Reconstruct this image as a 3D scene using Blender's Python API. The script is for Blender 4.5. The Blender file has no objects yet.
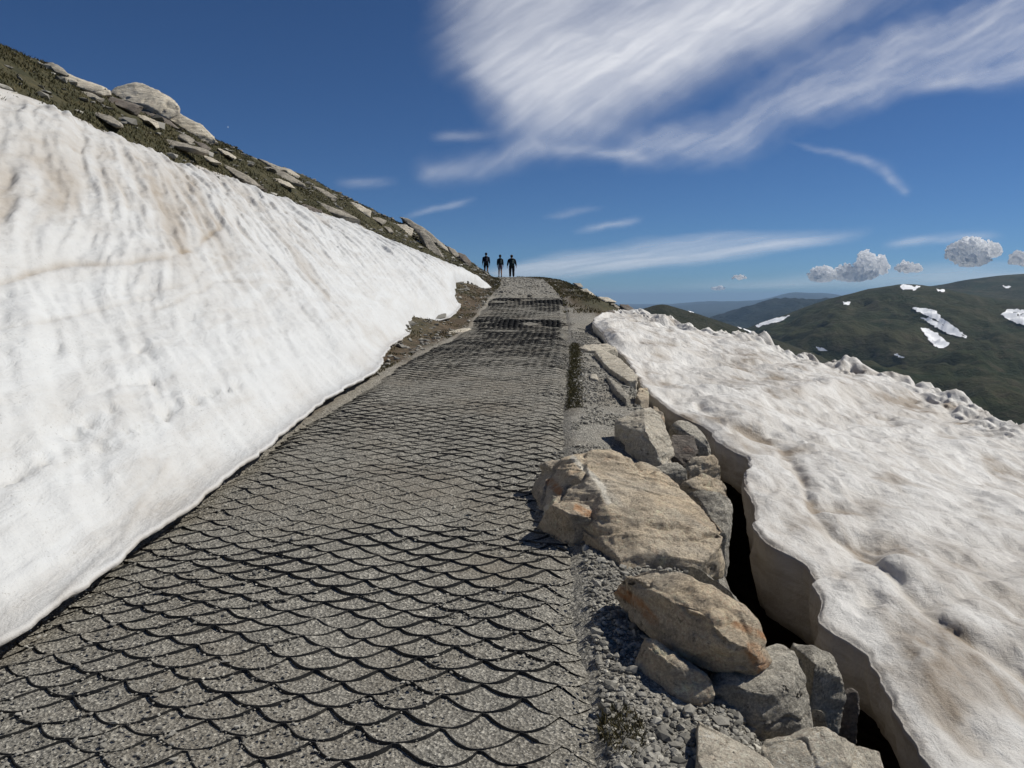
import bpy, bmesh, math, random
import numpy as np
from mathutils import Vector
from mathutils.bvhtree import BVHTree

random.seed(7); rng = np.random.default_rng(11)
SC = bpy.context.scene
COL = SC.collection
R = math.radians

# ------------------------------------------------------------------ camera
F = 770.0; HY = 297.0; EYE = 1.6
TP = (384 - HY) / F; PITCH = math.atan(TP)
cam_d = bpy.data.cameras.new('camera'); cam = bpy.data.objects.new('camera', cam_d); COL.objects.link(cam)
cam.location = (0, 0, EYE); cam.rotation_euler = (math.pi/2 - PITCH, 0, 0)
cam_d.sensor_width = 36; cam_d.lens = F/1024*36; cam_d.clip_start = 0.05; cam_d.clip_end = 300000
SC.camera = cam

# ------------------------------------------------------------------ world, sun
SUN_AZ = R(70)      # clockwise from +Y (towards +X)
SUN_EL = R(44)
W = bpy.data.worlds.new('World'); SC.world = W; W.use_nodes = True
wn = W.node_tree.nodes; wl = W.node_tree.links
bg = wn['Background']; bg.inputs['Strength'].default_value = 0.058
sky = wn.new('ShaderNodeTexSky'); sky.sky_type = 'NISHITA'; sky.sun_disc = False
sky.sun_elevation = SUN_EL; sky.sun_rotation = SUN_AZ
sky.altitude = 2200; sky.air_density = 0.85; sky.dust_density = 0.25; sky.ozone_density = 3.0
tint = wn.new('ShaderNodeMix'); tint.data_type = 'RGBA'; tint.blend_type = 'MULTIPLY'; tint.inputs[0].default_value = 1.0
tint.inputs[7].default_value = (.53, .79, 1.08, 1)
wl.new(sky.outputs[0], tint.inputs[6]); wl.new(tint.outputs[2], bg.inputs['Color'])
sd = bpy.data.lights.new('sun', 'SUN'); sun = bpy.data.objects.new('sun', sd); COL.objects.link(sun)
sd.energy = 4.9; sd.angle = R(0.53); sd.color = (1.0, 0.97, 0.90)
sdir = Vector((math.sin(SUN_AZ)*math.cos(SUN_EL), math.cos(SUN_AZ)*math.cos(SUN_EL), math.sin(SUN_EL)))
sun.rotation_euler = sdir.to_track_quat('Z', 'Y').to_euler()
SC.view_settings.view_transform = 'Standard'; SC.view_settings.look = 'None'
SC.view_settings.exposure = -0.04; SC.view_settings.gamma = 1.0

# ------------------------------------------------------------------ numpy helpers
def P(px, py, d):
    """world point on the sight line through a photo pixel at forward distance d"""
    a = (px-512)/F; b = (384-py)/F
    cp, sp = math.cos(PITCH), math.sin(PITCH)
    dy = cp + b*sp; dz = -sp + b*cp
    return np.array([a/dy*d, d, EYE + dz/dy*d]) if np.isscalar(d) else np.stack([a/dy*d, d+0*a, EYE+dz/dy*d], -1)
def proj(p):
    cp, sp = math.cos(PITCH), math.sin(PITCH)
    x = p[..., 0]; y = p[..., 1]; z = p[..., 2]-EYE
    dep = np.maximum(y*cp - z*sp, 1e-3); up = y*sp + z*cp
    return 512 + F*x/dep, 384 - F*up/dep
def _h(ix, iy, iz, s):
    M = np.uint32(0xffffffff)
    n = (ix.astype(np.int64)*374761393 + iy.astype(np.int64)*668265263 + iz.astype(np.int64)*2147483647 + s*1274126177) & 0xffffffff
    n = ((n ^ (n >> 13)) * 1274126177) & 0xffffffff
    n = ((n ^ (n >> 16)) * 2246822519) & 0xffffffff
    n = n ^ (n >> 15)
    return (n & 0xffffff).astype(np.float64)/0xffffff*2-1
def vnoise(x, y, z=0.0, s=0):
    x = np.asarray(x, float); y = np.asarray(y, float)+0*x; z = np.asarray(z, float)+0*x
    ix, iy, iz = np.floor(x), np.floor(y), np.floor(z)
    fx, fy, fz = x-ix, y-iy, z-iz
    q = lambda t: t*t*t*(t*(t*6-15)+10)
    u, v, w = q(fx), q(fy), q(fz); o = 0
    for a in (0, 1):
        for b in (0, 1):
            for c in (0, 1):
                o = o + _h(ix+a, iy+b, iz+c, s)*(u if a else 1-u)*(v if b else 1-v)*(w if c else 1-w)
    return o
def fbm(x, y, z=0.0, o=4, s=0, g=0.5, l=2.03):
    t = 0; a = 1.0; n = 0; x = np.asarray(x, float); y = np.asarray(y, float); z = np.asarray(z, float)
    for i in range(o):
        t = t + a*vnoise(x, y, z, s+i*17); n += a; a *= g; x = x*l+3.1; y = y*l+1.7; z = z*l+5.3
    return t/n
def sstep(a, b, x):
    t = np.clip((x-a)/(b-a), 0, 1); return t*t*(3-2*t)
def polydist(px, py, poly, closed=False):
    """distance to a polyline; with closed=True signed, negative inside"""
    poly = np.asarray(poly, float); n = len(poly); D = np.full(np.shape(px), 1e9); ins = np.zeros(np.shape(px), bool)
    for i in range(n if closed else n-1):
        a = poly[i]; b = poly[(i+1) % n]; ab = b-a
        t = np.clip(((px-a[0])*ab[0]+(py-a[1])*ab[1])/(ab@ab+1e-12), 0, 1)
        D = np.minimum(D, np.hypot(px-a[0]-t*ab[0], py-a[1]-t*ab[1]))
        if closed:
            c = ((a[1] > py) != (b[1] > py)) & (px < (b[0]-a[0])*(py-a[1])/(b[1]-a[1]+1e-12)+a[0]); ins ^= c
    return np.where(ins, -D, D) if closed else D

def tag(o, label=None, cat=None, group=None, kind=None):
    if label: o['label'] = label
    if cat: o['category'] = cat
    if group: o['group'] = group
    if kind: o['kind'] = kind
    return o
def mesh(name, V, Fc, mat=None, smooth=True, attrs=None, parent=None, mats=None, mi=None):
    V = np.asarray(V, np.float32).reshape(-1, 3); Fc = np.asarray(Fc, np.int32)
    me = bpy.data.meshes.new(name); k = Fc.shape[1]
    me.vertices.add(len(V)); me.vertices.foreach_set('co', V.ravel())
    me.loops.add(Fc.size); me.loops.foreach_set('vertex_index', Fc.ravel())
    me.polygons.add(len(Fc)); me.polygons.foreach_set('loop_start', np.arange(0, Fc.size, k, dtype=np.int32))
    try: me.polygons.foreach_set('loop_total', np.full(len(Fc), k, np.int32))
    except Exception: pass
    me.update(calc_edges=True); me.validate()
    me.polygons.foreach_set('use_smooth', np.full(len(me.polygons), bool(smooth)))
    for an, av in (attrs or {}).items():
        at = me.attributes.new(an, 'FLOAT', 'POINT'); at.data.foreach_set('value', np.asarray(av, np.float32).ravel())
    if mat: me.materials.append(mat)
    o = bpy.data.objects.new(name, me); COL.objects.link(o)
    if parent: o.parent = parent
    return o
def gridfaces(n, m, off=0):
    i, j = np.meshgrid(np.arange(n-1), np.arange(m-1), indexing='ij'); a = (i*m+j).ravel()+off
    return np.stack([a, a+m, a+m+1, a+1], 1)
def gridmesh(name, G, mat, attrs=None, smooth=True, flip=False):
    n, m = G.shape[:2]; f = gridfaces(n, m)
    if flip: f = f[:, ::-1]
    return mesh(name, G.reshape(-1, 3), f, mat, smooth, attrs)

# ------------------------------------------------------------------ material helpers
def newmat(name):
    m = bpy.data.materials.new(name); m.use_nodes = True
    nt = m.node_tree; b = nt.nodes['Principled BSDF']; b.inputs['Roughness'].default_value = 0.9
    b.inputs['Specular IOR Level'].default_value = 0.25
    return m, nt, b
class N:
    def __init__(s, nt): s.nt = nt; s.n = nt.nodes; s.l = nt.links
    def coord(s, out='Object'):
        return s.n.new('ShaderNodeTexCoord').outputs[out]
    def pos(s): return s.n.new('ShaderNodeNewGeometry').outputs['Position']
    def map(s, v, sc=(1, 1, 1), rot=(0, 0, 0)):
        m = s.n.new('ShaderNodeMapping'); s.l.new(v, m.inputs[0]); m.inputs['Scale'].default_value = sc; m.inputs['Rotation'].default_value = rot; return m.outputs[0]
    def noise(s, v, scale, det=6, rough=.6, dist=0, out='Fac'):
        n = s.n.new('ShaderNodeTexNoise'); s.l.new(v, n.inputs['Vector']); n.inputs['Scale'].default_value = scale
        n.inputs['Detail'].default_value = det; n.inputs['Roughness'].default_value = rough; n.inputs['Distortion'].default_value = dist
        return n.outputs[out]
    def vor(s, v, scale, feat='F1', out='Distance', rnd=1):
        n = s.n.new('ShaderNodeTexVoronoi'); n.feature = feat; s.l.new(v, n.inputs['Vector']); n.inputs['Scale'].default_value = scale
        n.inputs['Randomness'].default_value = rnd; return n.outputs[out]
    def ramp(s, f, st):
        r = s.n.new('ShaderNodeValToRGB'); s.l.new(f, r.inputs[0]); e = r.color_ramp.elements
        while len(e) < len(st): e.new(0.5)
        for i, (p, c) in enumerate(st):
            e[i].position = p; e[i].color = (c, c, c, 1) if not hasattr(c, '__len__') else (*c, 1)
        return r.outputs[0]
    def mix(s, f, a, b, mode='MIX'):
        m = s.n.new('ShaderNodeMix'); m.data_type = 'RGBA'; m.blend_type = mode
        for i, v in ((0, f), (6, a), (7, b)):
            if hasattr(v, 'is_linked'): s.l.new(v, m.inputs[i])
            elif i == 0: m.inputs[0].default_value = v
            else: m.inputs[i].default_value = (*v, 1)
        return m.outputs[2]
    def math(s, op, a, b=0.0, clamp=False):
        m = s.n.new('ShaderNodeMath'); m.operation = op; m.use_clamp = clamp
        for i, v in ((0, a), (1, b)):
            if hasattr(v, 'is_linked'): s.l.new(v, m.inputs[i])
            else: m.inputs[i].default_value = v
        return m.outputs[0]
    def attr(s, name):
        a = s.n.new('ShaderNodeAttribute'); a.attribute_name = name; return a.outputs['Fac']
    def bump(s, h, strength, dist, prev=None):
        b = s.n.new('ShaderNodeBump'); s.l.new(h, b.inputs['Height']); b.inputs['Strength'].default_value = strength; b.inputs['Distance'].default_value = dist
        if prev is not None: s.l.new(prev, b.inputs['Normal'])
        return b.outputs[0]

def rock_mat(name, c1, c2, c3, speck=0.35, rust=(.40, .20, .09), rustamt=.15):
    m, nt, b = newmat(name); q = N(nt); co = q.coord()
    oi = nt.nodes.new('ShaderNodeObjectInfo')
    av = nt.nodes.new('ShaderNodeVectorMath'); av.operation = 'ADD'
    nt.links.new(co, av.inputs[0])
    sc_ = nt.nodes.new('ShaderNodeVectorMath'); sc_.operation = 'SCALE'; sc_.inputs[0].default_value = (31, 17, 23)
    nt.links.new(oi.outputs['Random'], sc_.inputs['Scale']); nt.links.new(sc_.outputs[0], av.inputs[1])
    v = av.outputs[0]
    big = q.noise(v, 2.6, 8, .62, .6)
    base = q.mix(q.ramp(big, [(.36, 0), (.64, 1)]), c1, c2)
    med = q.noise(v, 9, 8, .7)
    base = q.mix(q.ramp(med, [(.50, 0), (.66, .6)]), base, c3)
    base = q.mix(q.ramp(q.noise(v, 5.5, 7, .7, .9), [(.60, 0), (.68, .7)]), base, tuple(min(x*1.35, .75) for x in c1))
    st = q.noise(q.map(v, (2, 3, 14), (.5, .35, 0)), 1.6, 6, .6, .8)
    base = q.mix(q.ramp(st, [(.45, 0), (.70, .35)]), base, tuple(x*.45 for x in c3))
    rn = q.noise(v, 4.5, 8, .65, .5)
    base = q.mix(q.math('MULTIPLY', q.ramp(rn, [(.60, 0), (.72, 1)]), rustamt), base, rust)
    sp = q.vor(v, 95, 'F1', 'Color')
    spn = q.noise(v, 70, 3, .8)
    base = q.mix(speck, base, q.ramp(spn, [(.30, .16), (.5, .5), (.68, .92)]), 'OVERLAY')
    lich = q.noise(v, 26, 5, .7, .4)
    base = q.mix(q.ramp(lich, [(.60, 0), (.66, .6)]), base, (.06, .055, .045))
    base = q.mix(q.math('MULTIPLY', q.attr('rust'), q.ramp(q.noise(v, 14, 6, .7), [(.35, .2), (.6, 1)])), base, (.46, .20, .07))
    base = q.mix(q.attr('vein'), base, (.80, .74, .62))
    nt.links.new(base, b.inputs['Base Color'])
    h = q.math('ADD', q.math('MULTIPLY', med, .7), q.math('MULTIPLY', q.noise(v, 38, 6, .75), .35))
    n1 = q.bump(q.noise(q.map(v, (1.5, 2, 10), (.5, .35, 0)), 2, 7, .7, .6), .9, .07)
    nt.links.new(q.bump(h, 1.0, .05, n1), b.inputs['Normal'])
    return m
M_TAN = rock_mat('tan_rock', (.68, .54, .37), (.50, .44, .35), (.34, .28, .21), .45, rustamt=.4)
M_GREY = rock_mat('grey_granite', (.52, .475, .39), (.40, .365, .30), (.20, .18, .15), .7, rustamt=.12)
M_PALE = rock_mat('pale_granite', (.68, .61, .49), (.58, .51, .40), (.38, .335, .27), .5, rustamt=.2)
M_DARK = rock_mat('dark_rock', (.24, .205, .17), (.18, .155, .13), (.10, .09, .08), .5, rust=(.25, .12, .07), rustamt=.5)
M_SLAB = rock_mat('slab_rock', (.44, .395, .32), (.33, .295, .24), (.17, .155, .13), .5, rustamt=.1)

def gravel_nodes(q, v, tone=(.235, .22, .187)):
    t = tone
    def k(f): return tuple(x*f for x in t)
    c = q.vor(v, 75, 'F1', 'Color')
    bw = q.n.new('ShaderNodeSeparateColor'); q.l.new(c, bw.inputs[0])
    cell = q.ramp(bw.outputs[0], [(0, k(.28)), (.35, k(.7)), (.72, k(1.1)), (.92, k(1.55)), (.97, k(2.4))])
    bw2 = q.n.new('ShaderNodeSeparateColor'); q.l.new(q.vor(v, 190, 'F1', 'Color'), bw2.inputs[0])
    fine = q.ramp(bw2.outputs[1], [(0, k(.2)), (.5, k(.85)), (.85, k(1.8)), (.96, k(3.2))])
    col = q.mix(.5, cell, fine)
    br = q.noise(v, 1.3, 5, .6)
    col = q.mix(q.ramp(br, [(.46, 0), (.70, .45)]), col, (.20, .165, .12))
    h = q.math('ADD', q.math('MULTIPLY', q.vor(v, 75), .8), q.math('MULTIPLY', q.noise(v, 150, 4, .8), .5))
    return col, h
def gravel_mat():
    m, nt, b = newmat('gravel'); q = N(nt); v = q.pos()
    col, h = gravel_nodes(q, v); col = q.mix(.15, col, (.21, .19, .15))
    col2, h2 = gravel_nodes(q, v)
    col = q.mix(.72, col, col2)
    nt.links.new(col, b.inputs['Base Color']); nt.links.new(q.bump(h, .9, .012), b.inputs['Normal'])
    return m
M_GRAVEL = gravel_mat()
def stone_mat():
    m, nt, b = newmat('pebbles'); q = N(nt); v = q.pos()
    a = q.attr('tone')
    col = q.ramp(a, [(0, (.10, .095, .082)), (.4, (.22, .205, .175)), (.75, (.34, .32, .275)), (.93, (.50, .47, .40)), (1, (.65, .6, .5))])
    col = q.mix(.35, col, q.ramp(q.noise(v, 220, 3, .7), [(.3, .2), (.7, .8)]), 'OVERLAY')
    nt.links.new(col, b.inputs['Base Color']); return m
M_STONE = stone_mat()
def ground_mat():
    m, nt, b = newmat('alpine_ground'); q = N(nt); v = q.pos()
    gc, gh = gravel_nodes(q, v, (.235, .22, .188))
    n = q.noise(v, 3.5, 7, .65); n2 = q.noise(v, 17, 6, .7)
    dirt = q.mix(q.ramp(n, [(.35, 0), (.65, 1)]), (.070, .048, .028), (.13, .095, .058))
    dirt = q.mix(q.ramp(n2, [(.5, 0), (.7, .8)]), dirt, (.032, .024, .015))
    gr = q.mix(q.ramp(n, [(.4, 0), (.62, 1)]), (.040, .040, .018), (.085, .072, .034))
    gr = q.mix(q.ramp(n2, [(.48, 0), (.66, .9)]), gr, (.028, .026, .013))
    col = q.mix(q.attr('grass'), dirt, gr); col = q.mix(q.attr('gravel'), col, gc)
    h = q.math('ADD', q.math('MULTIPLY', gh, .4), q.math('MULTIPLY', n2, 1.2))
    nt.links.new(col, b.inputs['Base Color']); nt.links.new(q.bump(h, .9, .02), b.inputs['Normal'])
    return m
M_GROUND = ground_mat()
def snow_mat(name, dirtcol, amt, streak_rot, grain=1.0, warm=(.80, .775, .745), wall=(.60, .57, .52)):
    m, nt, b = newmat(name); q = N(nt); v = q.pos()
    b.inputs['Roughness'].default_value = .55; b.inputs['Specular IOR Level'].default_value = .3
    s1 = q.noise(q.map(v, (1.9, .35, .7), (0, 0, streak_rot)), 2.2, 8, .62, .7)
    s2 = q.noise(v, .55, 5, .6, .4); s3 = q.noise(v, 24, 6, .72)
    d = q.math('MULTIPLY', q.ramp(s1, [(.42, 0), (.72, 1)]), q.ramp(s2, [(.34, .25), (.66, 1)]))
    d = q.math('MULTIPLY', d, q.ramp(s3, [(.3, .55), (.7, 1)]))
    d = q.math('ADD', q.math('MULTIPLY', d, amt), q.attr('dirt'), True)
    col = q.mix(d, warm, dirtcol)
    sp = q.ramp(q.noise(v, 48, 4, .8), [(.60, 0), (.70, .85)])
    sp = q.math('MULTIPLY', sp, q.ramp(q.noise(v, 1.7, 5, .65), [(.40, .08), (.60, 1)]))
    col = q.mix(sp, col, tuple(x*.45 for x in dirtcol))
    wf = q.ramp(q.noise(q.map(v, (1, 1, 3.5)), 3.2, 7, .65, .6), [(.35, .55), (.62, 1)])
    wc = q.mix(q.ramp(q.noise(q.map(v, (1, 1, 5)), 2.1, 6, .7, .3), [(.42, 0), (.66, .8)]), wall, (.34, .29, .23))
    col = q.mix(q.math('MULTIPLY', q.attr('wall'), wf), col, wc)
    nt.links.new(col, b.inputs['Base Color'])
    b.inputs['Subsurface Weight'].default_value = 0.0
    n1 = q.bump(q.noise(q.map(v, (2.6, .8, 1), (0, 0, streak_rot)), 4, 6, .6, .5), .45, .035)
    n2 = q.bump(q.noise(v, 60, 5, .8), .8*grain, .006, q.bump(q.noise(v, 11, 8, .7, .4), .75*grain, .035, n1))
    nt.links.new(n2, b.inputs['Normal'])
    return m
M_SNOWL = snow_mat('snow_on_slope', (.34, .285, .22), .55, R(30), grain=.5, warm=(.585, .585, .57))
M_SNOWR = snow_mat('dirty_snow', (.29, .235, .175), 1.0, R(-40), warm=(.67, .645, .60))
def rubber_mat():
    m, nt, b = newmat('black_rubber'); q = N(nt); v = q.pos()
    b.inputs['Roughness'].default_value = .6
    nt.links.new(q.mix(q.ramp(q.noise(v, 12, 5, .7), [(.45, 0), (.72, .5)]), (.012, .012, .012), (.06, .055, .045)), b.inputs['Base Color'])
    return m
M_RUBBER = rubber_mat()
def hill_mat(name, a, b_, c, sc):
    m, nt, b = newmat(name); q = N(nt); v = q.pos(); b.inputs['Specular IOR Level'].default_value = .05
    n = q.noise(v, 1/sc, 8, .62, .4); n2 = q.noise(v, 5/sc, 8, .7)
    col = q.mix(q.ramp(n, [(.38, 0), (.62, 1)]), a, b_)
    col = q.mix(q.ramp(n2, [(.5, 0), (.68, .8)]), col, c)
    nt.links.new(col, b.inputs['Base Color'])
    nt.links.new(q.bump(n2, .9, sc*.09), b.inputs['Normal'])
    return m
M_HILL = hill_mat('heath', (.024, .033, .011), (.052, .050, .022), (.085, .070, .043), 260)
M_HILL2 = hill_mat('dark_heath', (.028, .032, .018), (.045, .044, .026), (.06, .055, .042), 90)
M_FAR = hill_mat('forest_ridge', (.020, .028, .020), (.035, .04, .03), (.02, .024, .02), 700)

# ------------------------------------------------------------------ terrain functions
_ys = np.arange(-60, 400, .1)
_tab = np.array([(-60, -4.0), (0, 0), (3, .2), (6, .40), (8, .52), (10.7, .67), (13, .73), (16, .79), (18.7, .87), (19.4, 1.03), (23.7, 1.38), (24.5, 1.53),
                 (34, 2.0), (45, 2.58), (53, 2.9), (59, 3.10), (62, 3.13), (70, 2.95), (90, 1.6), (140, -6), (400, -70)])
_pz = np.interp(_ys, _tab[:, 0], _tab[:, 1]); _k = np.exp(-(np.arange(-8, 9)*.1/.35)**2); _k /= _k.sum()
_pz = np.convolve(np.pad(_pz, 8, mode='edge'), _k, 'valid')
def pz(y): return np.interp(y, _ys, _pz)
_cx = np.array([(-60, -4), (0, -1.0), (3, -.9), (6, -.75), (8, -.63), (10.7, -.38), (13, -.19), (19.2, .22), (24.8, .48), (35, .68), (45, .72), (52, .35), (59, -.7), (70, -4), (90, -12)])
_cxs = np.interp(_ys, _cx[:, 0], _cx[:, 1]); _k2 = np.exp(-(np.arange(-30, 31)*.1/1.5)**2); _k2 /= _k2.sum()
_cxs = np.convolve(np.pad(_cxs, 30, mode='edge'), _k2, 'valid')
def cx(y): return np.interp(y, _ys, _cxs)
HW = 1.23

def on_ground(px, py, h=0.0, slope=True):
    """intersection of a photo sight line with the track level + h"""
    lo = 0.5; a = P(px, py, 1.0); sl = EYE - a[2]
    f = lambda d: EYE - sl*d - pz(d) - h
    ds = np.arange(.8, 62, .02); v = f(ds); i = np.argmax(v < 0)
    if v[i] >= 0: i = len(ds)-1
    return P(px, py, ds[i])

# control lines of the left hillside (snow edge T, skyline K)
T_pts = [(-8.8, -7, 3.5), (-8.5, 0, 4.0), (-8.3, 6, 4.35)]
T_px = [(0, 91, 12), (51, 108, 13.4), (84, 123, 14.4), (152, 152, 16.8), (198, 167, 18.8), (240, 183, 21), (268, 194, 22.5), (324, 214, 25.5), (357, 228, 27.5), (392, 248, 30), (438, 269.6, 33), (468, 277, 35)]
T_pts += [tuple(P(*t)) for t in T_px]
K_pts = [(-13.2, -7, 6.4), (-12.8, 2, 7.0), (-12.4, 10, 7.3)]
K_px = [(0, 47, 18), (60, 76, 20.5), (110, 99, 23), (160, 122, 26), (215, 143, 29.5), (254, 159, 32), (291, 173, 35), (341, 196, 39), (392, 220, 44), (418, 230, 47), (443, 246, 50), (460, 257, 52.5), (471, 268, 55), (479, 275, 58)]
K_pts += [tuple(P(*t)) for t in K_px]
ctl = list(T_pts)+list(K_pts)
for (x, y, z) in K_pts:           # the far side of the hill falls gently away
    ctl.append((x-4, y+3, z-.2)); ctl.append((x-10, y+7, z-2.0))
for y in list(np.arange(-8, 34, 3.0))+[38, 43, 48, 53, 58, 64, 70]:
    e = float(cx(y))-HW-.35
    ctl.append((e, y, float(pz(y)))); ctl.append((e-.5, y, float(pz(y))+.12 if y < 30 else float(pz(y))+.2))
ctl.append((-8, 66, 3.5)); ctl.append((-14, 75, 2.0))
C = np.array(ctl)
def tps_fit(C, lam=.02):
    n = len(C); d = np.hypot(C[:, None, 0]-C[None, :, 0], C[:, None, 1]-C[None, :, 1])
    K = np.where(d > 0, d*d*np.log(d+1e-12), 0)+lam*np.eye(n)
    Pm = np.c_[np.ones(n), C[:, :2]]; A = np.zeros((n+3, n+3)); A[:n, :n] = K; A[:n, n:] = Pm; A[n:, :n] = Pm.T
    return np.linalg.solve(A, np.r_[C[:, 2], 0, 0, 0])
_w = tps_fit(C)
def tps(x, y):
    x = np.asarray(x, float); y = np.asarray(y, float); o = _w[-3]+_w[-2]*x+_w[-1]*y
    for (cx_, cy_, _), w in zip(C, _w):
        r2 = (x-cx_)**2+(y-cy_)**2; o = o + w*.5*r2*np.log(r2+1e-12)
    return o
def crev_edge(y):   # where the shoulder breaks down into the gap beside the snow
    return np.interp(y, [-10, 2, 3, 3.6, 4.5, 5.5, 7, 8, 10, 13, 17, 30], [.8, .8, .88, .95, 1.1, 1.2, 1.35, 1.45, 1.55, 1.7, 1.9, 2.4])
def H(x, y, detail=True):
    x = np.asarray(x, float); y = np.asarray(y, float)+0*x; x = x+0*y
    xc = np.clip(x, -24, 40); yc = np.clip(y, -10, 76)
    left = tps(np.minimum(xc, 2), yc) - .28*np.abs(x-xc)*(x < -24) - .3*np.maximum(y-yc, 0) - .05*np.maximum(yc-y, 0)
    e = cx(yc)-HW-.35
    path = pz(y)
    w = sstep(-.5, .25, x-e)
    z = left*(1-w)+path*w
    # right hand side
    re = cx(yc)+HW+.1
    s = np.maximum(x-re, 0)
    fade = 1-sstep(16.5, 20.5, y)
    shoulder = -.10*np.minimum(s, .8) - .05*s
    crev = -.35*sstep(-.1, .3, x-crev_edge(y))-2.6*sstep(.2, .5, x-crev_edge(y)) - .42*np.maximum(x-crev_edge(y)-.5, 0)
    open_ = -.42*np.maximum(s-.5, 0)*sstep(0, 2.0, s)
    z = z + fade*(shoulder+crev) + (1-fade)*open_
    z = z*1.0
    z = np.where(x > 30, z + .08*(x-30)*0, z)
    z = np.maximum(z, -330)
    if detail:
        dl = sstep(.2, 1.5, e-x); dr = sstep(.1, 1.5, x-re)
        z = z + (dl*.16+dr*.12)*fbm(x*.9, y*.9, 0, 5, 3) + .012*fbm(x*6, y*6, 0, 3, 5) + dl*.05*fbm(x*3.1, y*3.1, 0, 4, 9)
        z = z + .16*sstep(.05, .5, x-crev_edge(y))*(1-sstep(17, 20, y))*fbm(x*4, y*3.2, z*3, 4, 13)
        z = z - .055*(1-sstep(HW-.12, HW+.02, np.abs(x-cx(yc))))*(y < 27)
    return z
def spaced(segs):
    out = []
    for a, b, st in segs: out.append(np.arange(a, b, st))
    return np.concatenate(out+[np.array([segs[-1][1]])])
gx = np.r_[-np.geomspace(400, 26, 14), spaced([(-24, -9, .3), (-9, -3.2, .11), (-3.2, 3.4, .045), (3.4, 10, .3), (10, 24, 1.2)]), np.geomspace(26, 900, 20)]
gy = np.r_[-np.geomspace(200, 12, 8), spaced([(-10, 0, .4), (0, 12, .06), (12, 35, .14), (35, 68, .25), (68, 100, 2)]), np.geomspace(105, 900, 16)]
X, Y = np.meshgrid(gx, gy, indexing='ij'); Z = H(X, Y)
e_l = cx(np.clip(Y, -10, 76))-HW
grav = sstep(-.30, .05, X-e_l+.25*fbm(X*1.5, Y*1.5, 0, 4, 21))*(1-sstep(.05, .4, X-crev_edge(Y)))
rgt = cx(np.clip(Y, -10, 76))+HW
far = sstep(20, 24, Y)
grav = grav*(1-far*sstep(-.2, .35, X-rgt+.3*fbm(X*2, Y*1., 0, 4, 33)))
grs = np.clip(sstep(.3, 1.7, e_l-X+.8*fbm(X, Y, 0, 4, 41)) + far*sstep(.0, .8, X-rgt) + .6*sstep(.15, .5, fbm(X*1.3, Y*1.3, 0, 4, 43))*(Y > 9)*(X < e_l), 0, 1)
edge_moss = np.exp(-((X-rgt-.02)/.07)**2)*sstep(7, 8, Y)*(1-sstep(13, 15, Y))
grs = np.maximum(grs, edge_moss); grav = grav*(1-.9*edge_moss)
nearsnow = np.exp(-((X-e_l+.25)/.25)**2)
grav = grav*(1-.65*nearsnow*(Y < 34))
ground = gridmesh('ground', np.stack([X, Y, Z], -1), M_GROUND, {'gravel': grav, 'grass': grs})
tag(ground, kind='structure')
GV = BVHTree.FromPolygons([tuple(v) for v in np.stack([X, Y, Z], -1).reshape(-1, 3)], gridfaces(*X.shape).tolist())
CAMP = Vector((0, 0, EYE))
def ray(bvh, px, py):
    d = Vector(P(px, py, 100.0))-CAMP; d.normalize()
    h = bvh.ray_cast(CAMP, d); return h[0]

# distant lowland out to the horizon
th = np.linspace(0, 2*math.pi, 97); rr = np.r_[0, np.geomspace(200, 40000, 30)]
A, RR = np.meshgrid(th, rr, indexing='ij')
lowz = -345 + 0*RR
low = gridmesh('lowland', np.stack([RR*np.sin(A), RR*np.cos(A), lowz], -1), M_FAR); tag(low, kind='structure')

# ------------------------------------------------------------------ distant hills
def hill(name, crest, dc, dfoot, pyfoot, mat, amp, nsc, n=260, m=90, seed=0, px0=None, px1=None, power=1.5, ext=0):
    cr = np.array(crest, float)
    pxs = np.linspace(cr[0, 0], cr[-1, 0], n); cpy = np.interp(pxs, cr[:, 0], cr[:, 1])
    k = np.ones(5)/5; cpy = np.convolve(np.pad(cpy, 2, mode='edge'), k, 'valid')
    ts = np.linspace(0, 1, m)
    PX, TT = np.meshgrid(pxs, ts, indexing='ij'); CP = np.repeat(cpy[:, None], m, 1)
    PY = CP+(pyfoot-CP)*TT**power
    Dd = dfoot*(dc/dfoot)**(1-TT)
    G = P(PX, PY, Dd)
    fx, fy = G[..., 0]/nsc, G[..., 1]/nsc
    rid = 1-np.abs(fbm(fx, fy, 0, 6, seed+60))*2.2
    env = sstep(0, .12, TT)*.85+.15
    G[..., 2] += amp*env*(rid-.55) + amp*.25*env*fbm(fx*3, fy*3, 0, 5, seed+70)
    bk = []
    for j in range(1, 7):
        b = G[:, :1].copy(); b[..., 1] *= 1+.05*j; b[..., 0] *= 1+.05*j; b[..., 2] -= (.010*j*j)*dc*.35; bk.append(b)
    G = np.concatenate(bk[::-1]+[G], 1)
    o = gridmesh(name, G, mat, flip=False); tag(o, kind='structure')
    bv = BVHTree.FromPolygons([tuple(v) for v in G.reshape(-1, 3)], gridfaces(*G.shape[:2]).tolist())
    return o, bv
far_range, _ = hill('far_mountains', [(430, 303), (560, 305), (640, 308), (677, 303.5), (700, 301.5), (735, 301.5), (764, 300.5), (776, 296.5), (790, 292), (797, 291.5), (806, 293), (822, 292.4), (832, 293.5), (860, 299), (950, 300), (1100, 296), (1500, 298)], 26000, 15000, 318, M_FAR, 90, 2500, seed=1, m=40)
ridge, _ = hill('forest_ridge', [(640, 330), (700, 326), (722, 319), (735, 313.5), (745, 310), (752, 309), (763, 304), (775, 302), (789, 301.5), (801, 300.2), (815, 301), (835, 299.5), (860, 301), (980, 300), (1300, 300)], 8500, 5500, 330, M_FAR, 120, 800, seed=5, m=60)
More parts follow.
